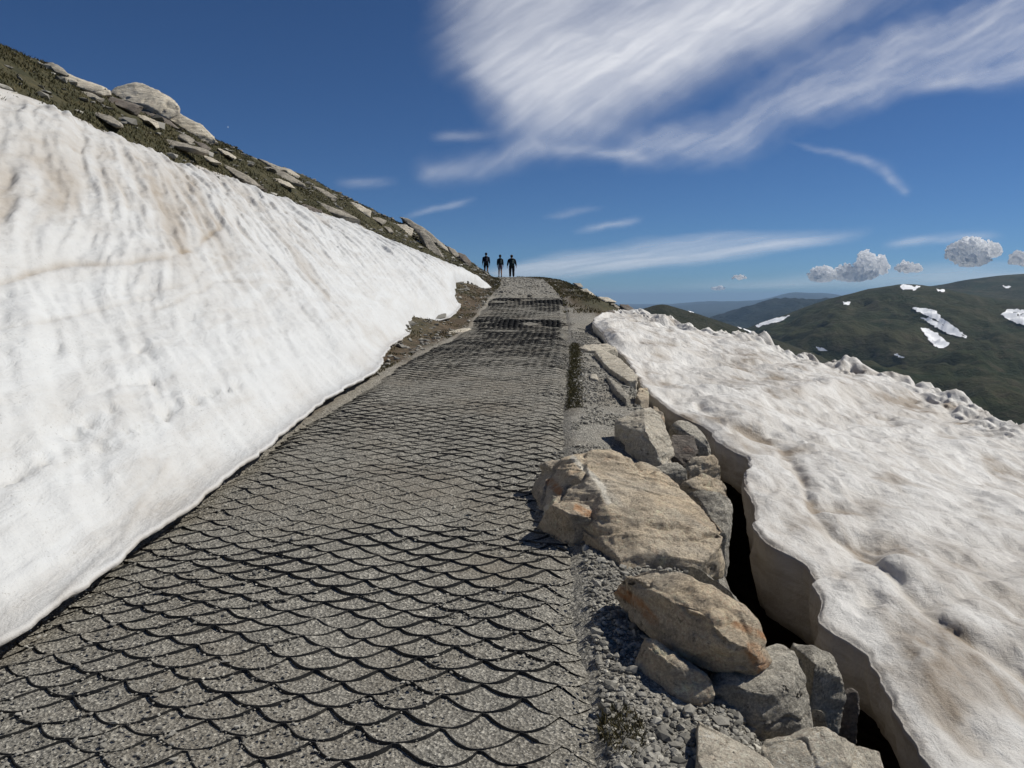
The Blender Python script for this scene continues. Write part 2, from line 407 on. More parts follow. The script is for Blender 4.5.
hill_back, BV_B = hill('high_moor', [(830, 330), (880, 300), (915, 288), (940, 285.3), (966, 280), (985, 277.5), (1003, 275), (1024, 273.5), (1100, 268), (1250, 262), (1500, 266), (1900, 290)], 4600, 3000, 350, M_HILL, 26, 500, seed=12, m=60)
hill_main, BV_M = hill('heath_hill', [(640, 372), (680, 352), (715, 338), (752, 326.5), (770, 320), (790, 314), (805, 307), (820, 302), (835, 297), (850, 293.5), (868, 290), (884, 287), (902, 284.5), (915, 285), (940, 287.5), (965, 292), (990, 296), (1024, 299), (1100, 302), (1250, 300), (1500, 296), (1900, 300)], 2900, 700, 520, M_HILL, 55, 360, n=420, m=170, seed=21, power=1.25)
hill_near, BV_N = hill('dark_spur', [(560, 345), (600, 330), (625, 316), (641, 309), (655, 305), (664, 304), (677, 307.5), (692, 312), (707, 317), (728, 324), (749, 331), (780, 341), (820, 356), (860, 380), (900, 420)], 1300, 600, 470, M_HILL2, 8, 120, seed=33, m=70)

# snow patches that lie on those hills
M_PATCH, nt_, b_ = newmat('old_snow'); b_.inputs['Base Color'].default_value = (.86, .86, .86, 1)
patches = [
 ([(910, 308), (924, 308), (936, 311), (941, 318), (955, 327), (967, 337), (955, 333), (943, 326), (934, 319), (920, 313)], BV_M, 'long curving snow patch with a forked tail on the heath hill'),
 ([(920, 318), (930, 319), (940, 323), (957, 332), (966, 338), (950, 335), (936, 328)], BV_M, 'thin snow patch just under the long curving one on the heath hill'),
 ([(919, 327), (929, 329), (938, 334), (949, 343), (946, 348), (938, 349), (931, 343)], BV_M, 'wedge shaped snow patch lowest of the three together on the heath hill'),
 ([(1006, 310), (1016, 309), (1032, 313), (1032, 328), (1015, 323), (1001, 315)], BV_M, 'broad snow patch at the right end of the heath hill'),
 ([(899, 286), (905, 284.8), (912, 286), (920, 287), (914, 290.5), (903, 290)], BV_M, 'small snow patch just below the rounded summit of the heath hill'),
 ([(755, 326), (772, 319), (791, 315), (784, 320), (768, 325), (758, 327.5)], BV_M, 'narrow bright snow streak near the left foot of the heath hill'),
 ([(726, 320), (740, 324), (754, 331), (750, 333), (736, 327)], BV_N, 'thin snow line along the edge of the dark spur'),
 ([(683, 308.5), (692, 310), (700, 313), (691, 313)], BV_N, 'tiny snow streak near the top of the dark spur'),
 ([(815, 347), (822, 348), (830, 352), (819, 351)], BV_M, 'tiny snow fleck above the chunky snow rim'),
 ([(892, 353.5), (899, 355), (904, 358), (896, 357)], BV_M, 'lone snow fleck in the dark lower slope of the heath hill'),
 ([(936, 289), (946, 290), (943, 292.5), (938, 292)], BV_M, 'small snow spot right of the summit of the heath hill'),
 ([(843, 302), (851, 302), (849, 305), (844, 305)], BV_M, 'small snow spot on the left shoulder of the heath hill'),
 ([(1003, 286), (1011, 287), (1008, 289)], BV_B, 'tiny snow spot high on the moor behind the heath hill'),
]
for poly, bv, lab in patches:
    pa = np.array(poly); x0, y0 = pa.min(0)-1; x1, y1 = pa.max(0)+1
    st = .7; ii = np.arange(x0, x1, st); jj = np.arange(y0, y1, st*.7)
    vid = {}; VV = []; FF = []
    def vert(i, j):
        if (i, j) in vid: return vid[(i, j)]
        h = ray(bv, ii[i], jj[j])
        if h is None: vid[(i, j)] = -1; return -1
        h = h+Vector((0, 0, 1.2))-(h-CAMP).normalized()*2.5
        vid[(i, j)] = len(VV); VV.append(tuple(h)); return vid[(i, j)]
    for i in range(len(ii)-1):
        for j in range(len(jj)-1):
            c = np.array([ii[i]+st/2]), np.array([jj[j]+st/3])
            if polydist(c[0], c[1], pa, True)[0] < .9*float(vnoise(c[0]*.35, c[1]*.5, 0, 7)[0])-.1:
                q_ = [vert(i, j), vert(i+1, j), vert(i+1, j+1), vert(i, j+1)]
                if min(q_) >= 0 and max((Vector(VV[a])-Vector(VV[q_[0]])).length for a in q_) < 140: FF.append(q_)
    if FF:
        o = mesh('snow_patch', VV, FF, M_PATCH); tag(o, lab, 'snow patch', 'snow patches on the distant hills', 'thing')

# ------------------------------------------------------------------ snow bank on the left
B_px = [(0, 641), (30, 620), (60, 600), (100, 571), (150, 536), (200, 500), (250, 457), (284, 431), (322, 400), (350, 385), (376, 370), (385, 358), (388, 348), (402, 338), (421, 324), (440, 320), (452, 317), (460, 306)]
Bw = [on_ground(a, b, .12) for a, b in B_px]
Bw += [P(457, 290, 29), P(475, 289.5, 31), P(492, 287, 33.3)]
Bw = [np.array((-2.9, -8, 0)), np.array((-2.65, -3, 0)), np.array((-2.4, .5, 0)), np.array((-2.2, 2.2, 0))] + Bw
Bw = np.array(Bw); Bw[:4, 2] = pz(Bw[:4, 1])+.12
Tw = np.array(T_pts+[tuple(P(484, 281, 34.5)), tuple(P(492, 286, 33.6))])
def resample(L, s):
    seg = np.r_[0, np.cumsum(np.hypot(*(np.diff(L[:, :2], axis=0).T)))]; seg /= seg[-1]
    return np.stack([np.interp(s, seg, L[:, k]) for k in range(3)], 1)
def warp_s(L, keys):   # keys: list of index positions giving s
    return np.interp(np.linspace(0, 1, NS), np.linspace(0, 1, len(keys)), keys)
NS = 900; NT = 260
su = np.linspace(0, 1, NS)
su = su+.0
# denser sampling near the camera
def dens(L, p):
    seg = np.r_[0, np.cumsum(np.hypot(*(np.diff(L[:, :2], axis=0).T)))]
    mid = .5*(L[1:]+L[:-1]); w = 1/np.maximum(np.hypot(mid[:, 0], mid[:, 1]), 3)**p
    cs = np.r_[0, np.cumsum(np.diff(seg)*w)]; cs /= cs[-1]
    return np.stack([np.interp(su, cs, L[:, k]) for k in range(3)], 1)
def fine(L):
    s = np.linspace(0, 1, 1500); return resample(L, s)
BL = dens(fine(Bw), .55); TL = dens(fine(Tw), .55)
def smooth1(L, n):
    k = np.ones(n)/n
    return np.stack([np.convolve(np.pad(L[:, i], n//2, mode='edge'), k, 'valid')[:len(L)] for i in range(3)], 1)
TL = smooth1(TL, 15); BL = smooth1(BL, 7)
TL[:, :2] += .22*np.stack([fbm(TL[:, 1]*.8, 0*su, 0, 4, 5), fbm(TL[:, 1]*.8, 0*su+9, 0, 4, 6)], 1)*np.clip(1-su, 0, 1)[:, None]
BL[:, 0] += .06*fbm(BL[:, 1]*1.6, 0*su, 0, 5, 8)+.03*fbm(BL[:, 1]*7, 0*su, 0, 4, 18)
tt = np.linspace(0, 1, NT)
XY = BL[:, None, :2]*(1-tt)[None, :, None]+TL[:, None, :2]*tt[None, :, None]
sx, sy = XY[..., 0], XY[..., 1]
zb = BL[:, None, 2]+0*tt; zt = TL[:, None, 2]+0*tt
Hh = H(sx, sy, False)
width = np.hypot(TL[:, 0]-BL[:, 0], TL[:, 1]-BL[:, 1])[:, None]
thick = .12 + np.minimum(.085*width, .6)*np.sin(np.pi*np.clip(tt, 0, 1)**.75)[None, :]
sz = Hh + thick
# blend exactly to the edge lines
wb = np.exp(-(tt*width/.35)**2); wt = np.exp(-((1-tt)*width/.5)**2)
sz = sz*(1-wb)*(1-wt)+wb*zb+wt*(Hh+.03)*(1-wb)
g = np.array([.5, -.86]); ga = sx*g[0]+sy*g[1]; gp = sx*g[1]-sy*g[0]; gp = -gp
ga = ga; gp2 = sx*.86+sy*.5
wrp = .22*fbm(sx*.3, sy*.3, 0, 3, 51)
run = fbm((gp2+wrp)*3.4, (ga)*.30, 0, 4, 52)
run2 = fbm((gp2+wrp)*8.5, ga*.9, 0, 4, 53)
cup = fbm(sx*1.2, sy*1.0, 0, 4, 54)
amp = sstep(0, .12, tt)*sstep(0, .05, 1-tt)
upper = (.45+.75*sstep(.12, .5, tt))[None, :]
sz = sz + amp*(upper*(.085*run+.055*run2)+.05*cup - .035*np.abs(fbm(sx*3.4, sy*2.6, 0, 4, 155)) + .012*fbm(sx*14, sy*14, 0, 3, 55))
PXs, PYs = proj(np.stack([sx, sy, sz], -1))
dirt = np.zeros_like(sx)
dn = fbm(sx*2, sy*2, 0, 4, 56)
def line(poly, w, a, groove=0):
    global sz, dirt
    D = polydist(PXs+5*fbm(sx*1.4, sy*1.4, 0, 3, 57), PYs+4*fbm(sx*1.4, sy*1.4, 3, 3, 58), poly)
    L = np.exp(-(D/w)**2)*(sy > .5)
    dirt = dirt + a*L*np.clip(.75+.9*dn, 0, 1.4)
    if groove: sz = sz - groove*L
def foot(poly, w):
    global sz, dirt
    D = polydist(PXs+5*fbm(sx*3, sy*3, 0, 3, 157), PYs+4*fbm(sx*3, sy*3, 3, 3, 158), poly); L = np.exp(-(D/w)**2)*(sy > .5)
    nz = fbm(sx*9, sy*9, 0, 4, 159); sz = sz+L*(.07*nz-.01); dirt = dirt+L*(.16*sstep(.05, .3, -nz)-.05)
line([(-80, 300), (0, 283), (40, 270), (80, 264), (130, 262), (175, 255), (200, 246), (218, 228), (222, 205)], 3.0, .38, .02)
line([(-80, 300), (0, 283), (40, 270), (80, 264), (130, 262), (175, 255)], 11, .14)
line([(150, 310), (170, 306), (200, 290), (215, 282), (240, 280)], 2.0, .16, .012)
line([(-20, 330), (60, 318), (110, 306), (150, 300)], 1.6, .14, .012)
line([(105, 298), (180, 288), (215, 262)], 1.6, .12, .01)
foot([(100, 445), (150, 425), (170, 408), (200, 398), (235, 390)], 6)
foot([(0, 485), (40, 458), (75, 432), (110, 412)], 7)
foot([(115, 385), (150, 378)], 4)
foot([(140, 350), (150, 372), (160, 392)], 3)
line([(60, 600), (125, 540), (140, 500), (170, 460)], 3, .12, -.015)
line([(0, 590), (50, 560), (125, 530)], 5, -.05, -.012)
# grey-brown melt-out tone in the upper part and along the foot
dirt = dirt + .42*np.exp(-((PYs-np.interp(PXs, [0, 200, 350], [200, 215, 260]))/62)**2)*np.clip(.35+2.2*fbm((gp2+wrp)*1.6, ga*.15, 0, 5, 59)-.8*run2, 0, 1.5)*(PXs < 330)
dirt = dirt + .20*sstep(300, 170, PYs)*0 + .20*(1-sstep(160, 300, PYs-.0*PXs))*(1-sstep(200, 380, PXs))*np.clip(.8+.8*dn, 0, 1.5)
dirt = dirt + .20*np.exp(-(tt/.045)**2)*np.clip(.5+1.5*dn, 0, 1.5) + .25*np.exp(-((tt-1)/.03)**2)
lip = []; base = np.stack([sx[:, 0], sy[:, 0], sz[:, 0]], -1)
nrm = np.gradient(base[:, :2], axis=0); nrm = np.stack([nrm[:, 1], -nrm[:, 0]], 1); nrm /= np.linalg.norm(nrm, axis=1)[:, None]+1e-9
for off, dz in ((-.9, -.30), (-.5, -.14), (-.2, -.075), (-.04, -.05), (.006, -.022)):
    q_ = base.copy(); q_[:, :2] += nrm*off; q_[:, 2] += dz; lip.append(q_)
top = np.stack([sx[:, -1], sy[:, -1], sz[:, -1]], -1); tk = []
for off, dz in ((-.05, -.06), (-.3, -.5)):
    q_ = top.copy(); q_[:, 0] += off; q_[:, 2] += dz; tk.append(q_)
G = np.concatenate([np.stack(lip, 1), np.stack([sx, sy, sz], -1), np.stack(tk, 1)], 1)
dirtG = np.concatenate([np.full((NS, 5), .5), dirt, np.repeat(dirt[:, -1:], 2, 1)], 1)
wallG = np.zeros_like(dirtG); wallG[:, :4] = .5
o = gridmesh('snow_bank', G, M_SNOWL, {'dirt': dirtG, 'wall': wallG})
tag(o, 'tall smooth white snow bank sloping up to the left of the track', 'snow bank', kind='thing')

# ------------------------------------------------------------------ snow field on the right
def SP(x, y): return -.63+.094*y-.15*(x-1.9)
def on_snow(px, py):
    a = P(px, py, 1.0); lat = a[0]; sl = EYE-a[2]
    d = (EYE+.63-.15*1.9)/(sl+.094-.15*lat); return P(px, py, d)
E_px = [(613, 309), (600, 312), (594, 317), (593, 322), (602, 331), (608, 342), (617, 349), (626, 356), (633, 368), (641, 383), (651, 393), (662, 401), (676, 411), (690, 416), (702, 421), (712, 430), (722, 442), (735, 449), (748, 453), (750, 462), (744, 474), (743, 487), (753, 500), (755, 524), (770, 540), (792, 550), (815, 572), (822, 590), (819, 606), (822, 620), (842, 632), (863, 644), (874, 662), (884, 683), (893, 694), (896, 706), (916, 735), (944, 768)]
C_px = [(620, 308.5), (644, 312), (657, 314), (667, 317), (675, 322), (696, 328), (722, 331), (748, 333), (774, 341), (797, 349), (827, 359), (850, 361), (865, 369), (895, 374), (917, 382), (940, 388), (966, 401), (992, 417), (1024, 432)]
Ew = [on_snow(*p) for p in E_px]+[np.array((1.78, 2.3, 0)), np.array((1.9, 1.2, 0)), np.array((1.8, -.5, 0)), np.array((1.9, -4, 0))]
Cw = [on_snow(*p) for p in C_px]+[np.array((8.3, 10, 0)), np.array((8.6, 7, 0)), np.array((8.5, 3, 0)), np.array((8.8, -4, 0))]
Ew = np.array(Ew); Cw = np.array(Cw)
NS2 = 760; NT2 = 340; su = np.linspace(0, 1, NS2)
EL = smooth1(dens(fine(Ew), .6), 5); CL = smooth1(dens(fine(Cw), .6), 9)
EL[:, 0] += .045*fbm(EL[:, 1]*3, 0*su, 0, 5, 71)+.022*fbm(EL[:, 1]*11, 0*su, 0, 4, 711)
tt = np.linspace(0, 1, NT2)**1.25
sx = EL[:, None, 0]*(1-tt)+CL[:, None, 0]*tt; sy = EL[:, None, 1]*(1-tt)+CL[:, None, 1]*tt
sz = SP(sx, sy)
we = np.hypot(CL[:, 0]-EL[:, 0], CL[:, 1]-EL[:, 1])[:, None]
de = tt*we; dc_ = (1-tt)*we
a1 = sx*.72+sy*.69; a2 = sx*.69-sy*.72
wv = .6*fbm(sx*.5, sy*.5, 0, 3, 72)
big = fbm((a2+wv)*.9, a1*.5, 0, 4, 73); med = fbm((a2+wv)*2.3, a1*1.2, 0, 4, 74); sm = fbm(sx*6, sy*6, 0, 4, 75)
cups = -np.abs(fbm(sx*1.9+wv, sy*1.5, 0, 3, 76))
inn = sstep(0, .35, de)
sz = sz + inn*(.20*big+.05*med)+.055*cups*inn-.028*np.abs(fbm(sx*5.5+wv, sy*4.2, 0, 3, 176))*inn+.014*sm*sstep(0, .05, de)
# chunky broken rim towards the valley
rimw = np.exp(-(dc_/1.1)**2)
chunk = fbm(sx*1.5, sy*1.5, 0, 3, 77)*1.7
sz = sz + rimw*(.15*chunk+.02+.09*fbm(sx*4.0, sy*4.0, 0, 4, 78)-.12*sstep(.1, .35, fbm(sx*2.8, sy*2.8, 0, 3, 87))) + .10*np.exp(-((dc_-.7)/.5)**2)*fbm(sx*3, sy*3, 0, 3, 79)
sz = sz - .02*np.exp(-(de/.03)**2)-.02*np.exp(-(de/.15)**2)
PXs, PYs = proj(np.stack([sx, sy, sz], -1)); dirt = np.zeros_like(sx); dn = fbm(sx*2.2, sy*2.2, 0, 4, 80)
def line2(poly, w, a, gr):
    global sz, dirt
    D = polydist(PXs+9*fbm(sx*1.8, sy*1.8, 0, 4, 81), PYs+9*fbm(sx*1.8, sy*1.8, 3, 4, 82), poly); L = np.exp(-(D/w)**2)*(sy > .5)
    dirt = dirt+a*L*np.clip(.6+1.3*dn, 0, 1.5); sz = sz-gr*L
line2([(700, 405), (735, 420), (775, 440), (800, 465), (812, 500), (835, 535), (880, 560), (925, 600), (990, 650), (1060, 700)], 5, .55, .035)
line2([(700, 405), (735, 420), (775, 440), (800, 465), (812, 500), (835, 535), (880, 560), (925, 600), (990, 650), (1060, 700)], 16, .14, .03)
line2([(640, 345), (700, 352), (760, 370), (850, 400), (950, 420)], 8, .2, .01)
line2([(820, 360), (870, 385), (930, 410), (1020, 440)], 7, .35, .03)
line2([(850, 560), (900, 640), (960, 730), (1010, 800)], 14, .16, .02)
for k_, (a_, b_2, r_) in enumerate([(851, 503, 26), (905, 445, 18), (760, 430, 14), (960, 520, 22)]):
    D = np.hypot(PXs-a_, (PYs-b_2)*1.9); sz = sz-.05*np.exp(-(D/r_)**2)*(sy > .5); dirt = dirt+.10*np.exp(-(D/r_)**2)*(sy > .5)
dirt = dirt+.35*np.exp(-(de/.05)**2)+.15*rimw*np.clip(.3+1.6*fbm(sx*2.4, sy*2.4, 0, 4, 83), 0, 1.5)
dirt = dirt+.26*sstep(.0, .5, fbm(a2*1.1, a1*.35, 0, 5, 84))+.30*sstep(.05, .35, -med)*inn*sstep(-.1, .3, dn)+.35*sstep(.20, .5, -cups)*sstep(-.2, .3, dn)
base = np.stack([sx[:, 0], sy[:, 0], sz[:, 0]], -1)
nrm = np.gradient(base[:, :2], axis=0); nrm = np.stack([nrm[:, 1], -nrm[:, 0]], 1); nrm /= np.linalg.norm(nrm, axis=1)[:, None]+1e-9
nrm = smooth1(np.c_[nrm, 0*su], 25)[:, :2]     # points away from the snow, over the gap
if (nrm[:, 0].mean() > 0): nrm = -nrm
lip = []
hgt = np.interp(base[:, 1], [-4, 2.9, 3.6, 4.2, 5.0, 6.5, 8, 12, 17, 22], [.8, .55, .36, .40, .62, .60, .45, .45, .3, .15])
wn_ = fbm(base[:, 1]*1.5, base[:, 1]*0, 0, 4, 85)
for f, off in ((2.2, -1.6), (1.55, -.75), (1.2, -.28), (1.03, -.16), (.98, -.08), (.8, -.045), (.6, -.025), (.4, -.01), (.2, .0), (.05, .004)):
    q_ = base.copy(); q_[:, :2] += nrm*(off+.025*wn_*(f > .3))[:, None]; q_[:, 2] -= hgt*f + (.03*wn_ if f > .5 else 0)
    q_[:, :2] += nrm*(.035*fbm(q_[:, 1]*6, f*5+0*su, 0, 4, 186)*(f > .15))[:, None]; q_[:, 2] += .02*fbm(q_[:, 1]*9, f*4+0*su, 0, 3, 86); lip.append(q_)
top = np.stack([sx[:, -1], sy[:, -1], sz[:, -1]], -1); tk = []
for off, dz in ((.12, -.12), (.35, -.5), (.8, -1.4), (1.8, -3.2), (2.6, -5.0)):
    q_ = top.copy(); q_[:, 0] += off; q_[:, 1] += off*.4; q_[:, 2] += dz; tk.append(q_)
G = np.concatenate([np.stack(lip, 1), np.stack([sx, sy, sz], -1), np.stack(tk, 1)], 1)
nl = len(lip)
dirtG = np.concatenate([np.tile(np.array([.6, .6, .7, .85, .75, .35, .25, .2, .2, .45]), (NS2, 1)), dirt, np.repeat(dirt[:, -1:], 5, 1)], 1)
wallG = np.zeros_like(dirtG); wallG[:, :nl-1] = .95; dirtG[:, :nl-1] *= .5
o = gridmesh('snow_field', G, M_SNOWR, {'dirt': dirtG, 'wall': wallG})
tag(o, 'dirty undercut snow field falling away right of the boulders with a chunky rim', 'snow field', kind='thing')

# ------------------------------------------------------------------ the track: gravel held in a scalloped rubber mat
WS = .262; RS = .0835; SAG = .088; ROWS = 298; Y0 = .2; PER = 14
ncol = int(2*HW/WS*PER)+1
uu = np.linspace(-HW, HW, ncol)
def arc(k, u):
    ph = (u/WS+(.5 if k % 2 else 0)); f = ph-np.floor(ph)-.5
    return Y0+k*RS-SAG*(1-(np.abs(2*f))**2.1)
def warpuv(x, y):
    return x+.045*fbm(x*.9, y*.9, 0, 3, 91)+.012*fbm(x*5, y*5, 0, 2, 95), y+.09*fbm(x*.8, y*.7, 0, 3, 92)+.022*fbm(x*4, y*4, 0, 2, 93)
def base_z(x, y): return pz(y)+.035*fbm(x*.7, y*.6, 0, 3, 94)+.012*fbm(x*3, y*3, 0, 3, 96)
def bandw(y): return np.exp(-((y-19.05)/.45)**2)+np.exp(-((y-24.1)/.55)**2)
Vg, Fg, Vr, Fr = [], [], [], []; og = orr = 0
sub = 6
for k in range(ROWS):
    ya = arc(k, uu); yb = np.maximum(arc(k+1, uu), ya+.001)
    if ya.min() < .3: pass
    ss = np.linspace(0, 1, sub+1)
    U = np.repeat(uu[:, None], sub+1, 1); Yv = ya[:, None]*(1-ss)+yb[:, None]*ss
    xw, yw = warpuv(U, Yv); xw = xw+cx(yw)
    drop = (.0048+.003*fbm(xw*2.2, yw*2.2, 0, 3, 97))*(1-.35*sstep(3, 9, yw))
    hgt = drop*(1-np.minimum((Yv-ya[:, None])/RS, 1.15)) + .003*fbm(xw*22, yw*22, 0, 3, 98)
    edge = sstep(HW-.24, HW, np.abs(U)+.07*fbm(xw*3, yw*3, 0, 3, 141))*.5
    z = base_z(xw, yw)+hgt-.075*edge
    Vg.append(np.stack([xw, yw, z], -1).reshape(-1, 3)); Fg.append(gridfaces(ncol, sub+1, og)); og += ncol*(sub+1)
    # rubber rim along the arc
    xr, yr = warpuv(uu, ya)
    jag = HW-.08+.05*vnoise(np.array([k*.9]), np.array([2.2]))[0]+.20*vnoise(np.array([k*.11]), np.array([7.7]))[0]
    mask_in = np.abs(uu) < jag
    xr = xr+cx(yr)
    bur = (1-.5*sstep(3, 8, yr))*.0042*fbm(xr*2.6, yr*2.6, 0, 3, 99)+.005*fbm(xr*11, yr*11, 0, 3, 101) - .0045*sstep(.0, .45, fbm(xr*.9, yr*1.1, 0, 3, 100))-.0006*sstep(5, 13, yr)+.006*sstep(10, 14, yr)*fbm(xr*.9, yr*.9, 0, 4, 135) 
    exp_ = bandw(yr)
    zt_ = base_z(xr, yr)+(.0048+.003*fbm(xr*2.2, yr*2.2, 0, 3, 97))*(1-.35*sstep(3, 9, yr))+.0036-.037*sstep(HW-.24, HW, np.abs(uu)+.07*fbm(xr*3, yr*3, 0, 3, 141))+bur+exp_*(.016+.03*vnoise(xr*2.1, yr*3.0, 0, 133))*(fbm(xr*1.3, yr*2.2, 0, 3, 134) > -.30)
    tilt = .006
    prof = [(0.006, -.02), (0.0035, 0), (-.0015, .001), (-.0035-tilt*.3, -.012), (-.004-tilt, -.045)]
    rr_ = np.stack([np.stack([xr, yr+dy, zt_+dz], -1) for dy, dz in prof], 1)
    idx = np.where(mask_in)[0]
    rr_ = rr_[idx[0]:idx[-1]+1]
    rr_[:3, :, 2] -= .012; rr_[-3:, :, 2] -= .012
    Vr.append(rr_.reshape(-1, 3)); Fr.append(gridfaces(rr_.shape[0], len(prof), orr)); orr += rr_.shape[0]*len(prof)
path = mesh('path', np.concatenate(Vg), np.concatenate(Fg), M_GRAVEL, True); tag(path, kind='structure')
mat_o = mesh('walkway_mat', np.concatenate(Vr), np.concatenate(Fr), M_RUBBER, False)
tag(mat_o, 'black scalloped rubber mat with gravel filling its fish scale cells along the track', 'mat')

# ------------------------------------------------------------------ loose stones
ico = None
bm = bmesh.new(); bmesh.ops.create_icosphere(bm, subdivisions=1, radius=1.0); bm.verts.ensure_lookup_table()
ICV = np.array([v.co[:] for v in bm.verts]); ICF = np.array([[v.index for v in f.verts] for f in bm.faces]); bm.free()
def stones(name, pos, size, flat=.6, label=None, cat=None):
    n = len(pos); V = ICV[None]*(1+.28*rng.uniform(-1, 1, (n, len(ICV), 1)))
    V = V*np.stack([rng.uniform(.7, 1.3, n), rng.uniform(.6, 1.1, n), rng.uniform(.7, 1.2, n)*flat], -1)[:, None]
    a = rng.uniform(0, 6.28, n); b = rng.normal(0, .35, n)
    ca, sa, cb, sb = np.cos(a)[:, None], np.sin(a)[:, None], np.cos(b)[:, None], np.sin(b)[:, None]
    x, y, z = V[..., 0], V[..., 1], V[..., 2]
    y, z = y*cb-z*sb, y*sb+z*cb; x, y = x*ca-y*sa, x*sa+y*ca
    V = np.stack([x, y, z], -1)*size[:, None, None]+pos[:, None]
    Fc = (ICF[None]+(np.arange(n)*len(ICV))[:, None, None]).reshape(-1, 3)
    tone = np.repeat(rng.beta(2.2, 2.6, n)[:, None], len(ICV), 1)
    o = mesh(name, V.reshape(-1, 3), Fc, M_STONE, False, {'tone': tone}); tag(o, label, cat, kind='stuff'); return o
# on the mat
n = 26000; y = 1.6+14*rng.random(n)**1.9; u = rng.uniform(-HW+.02, HW-.02, n)
x = cx(y)+u; keep = fbm(x*1.6, y*1.6, 0, 3, 110) > -.25
x, y = x[keep], y[keep]; s = rng.gamma(2.0, .0016, len(x))+.0018
stones('gravel', np.stack([x, y, base_z(x, y)+.004+s*.25+.003*rng.random(len(x))], -1), s, .42, label='small angular gravel strewn over the scalloped mat', cat='gravel')
# loose heap along the right shoulder
n = 30000; y = 2.2+17*rng.random(n)**1.8; r_ = rng.random(n)
lo = cx(y)+HW-.06-.50*np.clip(fbm(y*1.3, y*0+3, 0, 3, 140), -.08, .6); hi = crev_edge(y)+.05; x = lo+(hi-lo)*rng.random(n)**1.1
cl = fbm(x*2.2, y*2.2, 0, 3, 111); keep = cl+.45*np.exp(-((y-3.6)/1.3)**2) > -.20+.25*rng.random(n)
x, y = x[keep], y[keep]; s = rng.gamma(1.5, .0036, len(x))+.0025; s = np.minimum(s, .03)
stones('gravel', np.stack([x, y, np.where(np.abs(x-cx(y)) < HW, base_z(x, y)-.034*sstep(HW-.24, HW, np.abs(x-cx(y))), H(x, y))+s*.35], -1), s, label='loose grey crushed stone on the shoulder between mat and boulders', cat='gravel')
# far track and left verge
n = 5000; y = 8+50*rng.random(n); x = cx(y)+rng.uniform(-HW-1.2, HW+.8, n); keep = (y > 26) | (x < cx(y)-HW); x, y = x[keep], y[keep]
s = rng.gamma(2., .010, len(x))+.01
stones('rubble', np.stack([x, y, H(x, y)+s*.2], -1), s, .45, label='scattered rubble on the upper track and its left verge', cat='rubble')
n = 1500; y = 9+48*rng.random(n); kx = np.interp(y, np.array(K_pts)[:, 1], np.array(K_pts)[:, 0]); x = kx+(-1.4-kx)*rng.random(n)**1.3
s = rng.gamma(2., .035, n)+.03
stones('scree', np.stack([x, y, H(x, y)+s*.05], -1), s, .35, label='small stones among the grass of the left hillside', cat='stones')

# ------------------------------------------------------------------ grass
def grass_mat():
    m, nt, b = newmat('alpine_grass'); q = N(nt)
    nt.links.new(q.ramp(q.attr('tone'), [(0, (.045, .042, .016)), (.4, (.075, .068, .026)), (.75, (.13, .105, .048)), (1, (.24, .19, .10))]), b.inputs['Base Color']); return m
M_GRASS = grass_mat()
def blades(name, pos, hgt, wid, label, tone=None):
    n = len(pos); a = rng.uniform(0, 6.28, n); ln = rng.normal(0, .45, n); ln2 = rng.normal(0, .45, n)
    d = np.stack([np.cos(a), np.sin(a), 0*a], -1)*wid[:, None]
    tip = pos+np.stack([ln*hgt, ln2*hgt, hgt], -1); mid = pos+np.stack([ln*hgt*.35, ln2*hgt*.35, hgt*.6], -1)
    V = np.stack([pos-d, pos+d, mid+d*.7, tip, mid-d*.7], 1).reshape(-1, 3)
    Fc = (np.array([[0, 1, 2, 3, 4]])[None]+(np.arange(n)*5)[:, None, None]).reshape(-1, 5)
    if tone is None: tone = rng.beta(2, 2.4, n)
    o = mesh(name, V, Fc, M_GRASS, False, {'tone': np.repeat(tone[:, None], 5, 1)}); tag(o, label, 'grass', kind='stuff'); return o
n = 130000; y = 4+56*rng.random(n)**1.2; kx = np.interp(y, np.array(K_pts)[:, 1], np.array(K_pts)[:, 0])-.8; txx = np.interp(y, Tw[:-1, 1], Tw[:-1, 0])
lim = np.where(y < 34, np.minimum(txx+.3, -1.2), cx(y)-HW-.1); x = kx+(lim-kx)*rng.random(n)
keep = fbm(x*1.4, y*1.0, 0, 4, 120) > -.38; x, y = x[keep], y[keep]
hh = rng.uniform(.03, .09, len(x)); p_ = np.stack([x, y, H(x, y)-.02], -1)
blades('grass', p_, hh, rng.uniform(.006, .016, len(x)), 'rough olive brown grass covering the left hillside above the snow', np.clip(rng.beta(2, 3, len(x))+.25*fbm(x*.8, y*.8, 0, 3, 121), 0, 1))
n = 26000; y = 9+30*rng.random(n); x = cx(y)-HW-.02-1.9*rng.random(n)**1.5
keep = (fbm(x*2, y*1.6, 0, 4, 122) > -.02); x, y = x[keep], y[keep]
blades('grass', np.stack([x, y, H(x, y)-.01], -1), rng.uniform(.015, .05, len(x)), rng.uniform(.004, .012, len(x)), 'flattened brown grass and moss on the verge below the snow bank', rng.beta(2, 2, len(x)))
n = 26000; y = 21+38*rng.random(n); x = cx(y)+HW-.1+4.5*rng.random(n)**1.3
keep = (fbm(x*1.3, y*.8, 0, 4, 123) > -.15); x, y = x[keep], y[keep]
blades('grass', np.stack([x, y, H(x, y)-.01], -1), rng.uniform(.03, .10, len(x)), rng.uniform(.008, .02, len(x)), 'yellow green grass on the right edge of the upper track', np.clip(rng.beta(2, 2, len(x))+.15, 0, 1))
n = 9000; y = 7.6+6.5*rng.random(n); x = cx(y)+HW+rng.normal(.03, .05, n)
blades('grass', np.stack([x, y, H(x, y)-.01], -1), rng.uniform(.01, .04, n), rng.uniform(.003, .006, n), 'narrow line of moss and grass along the right edge of the mat', rng.beta(2, 3, n))
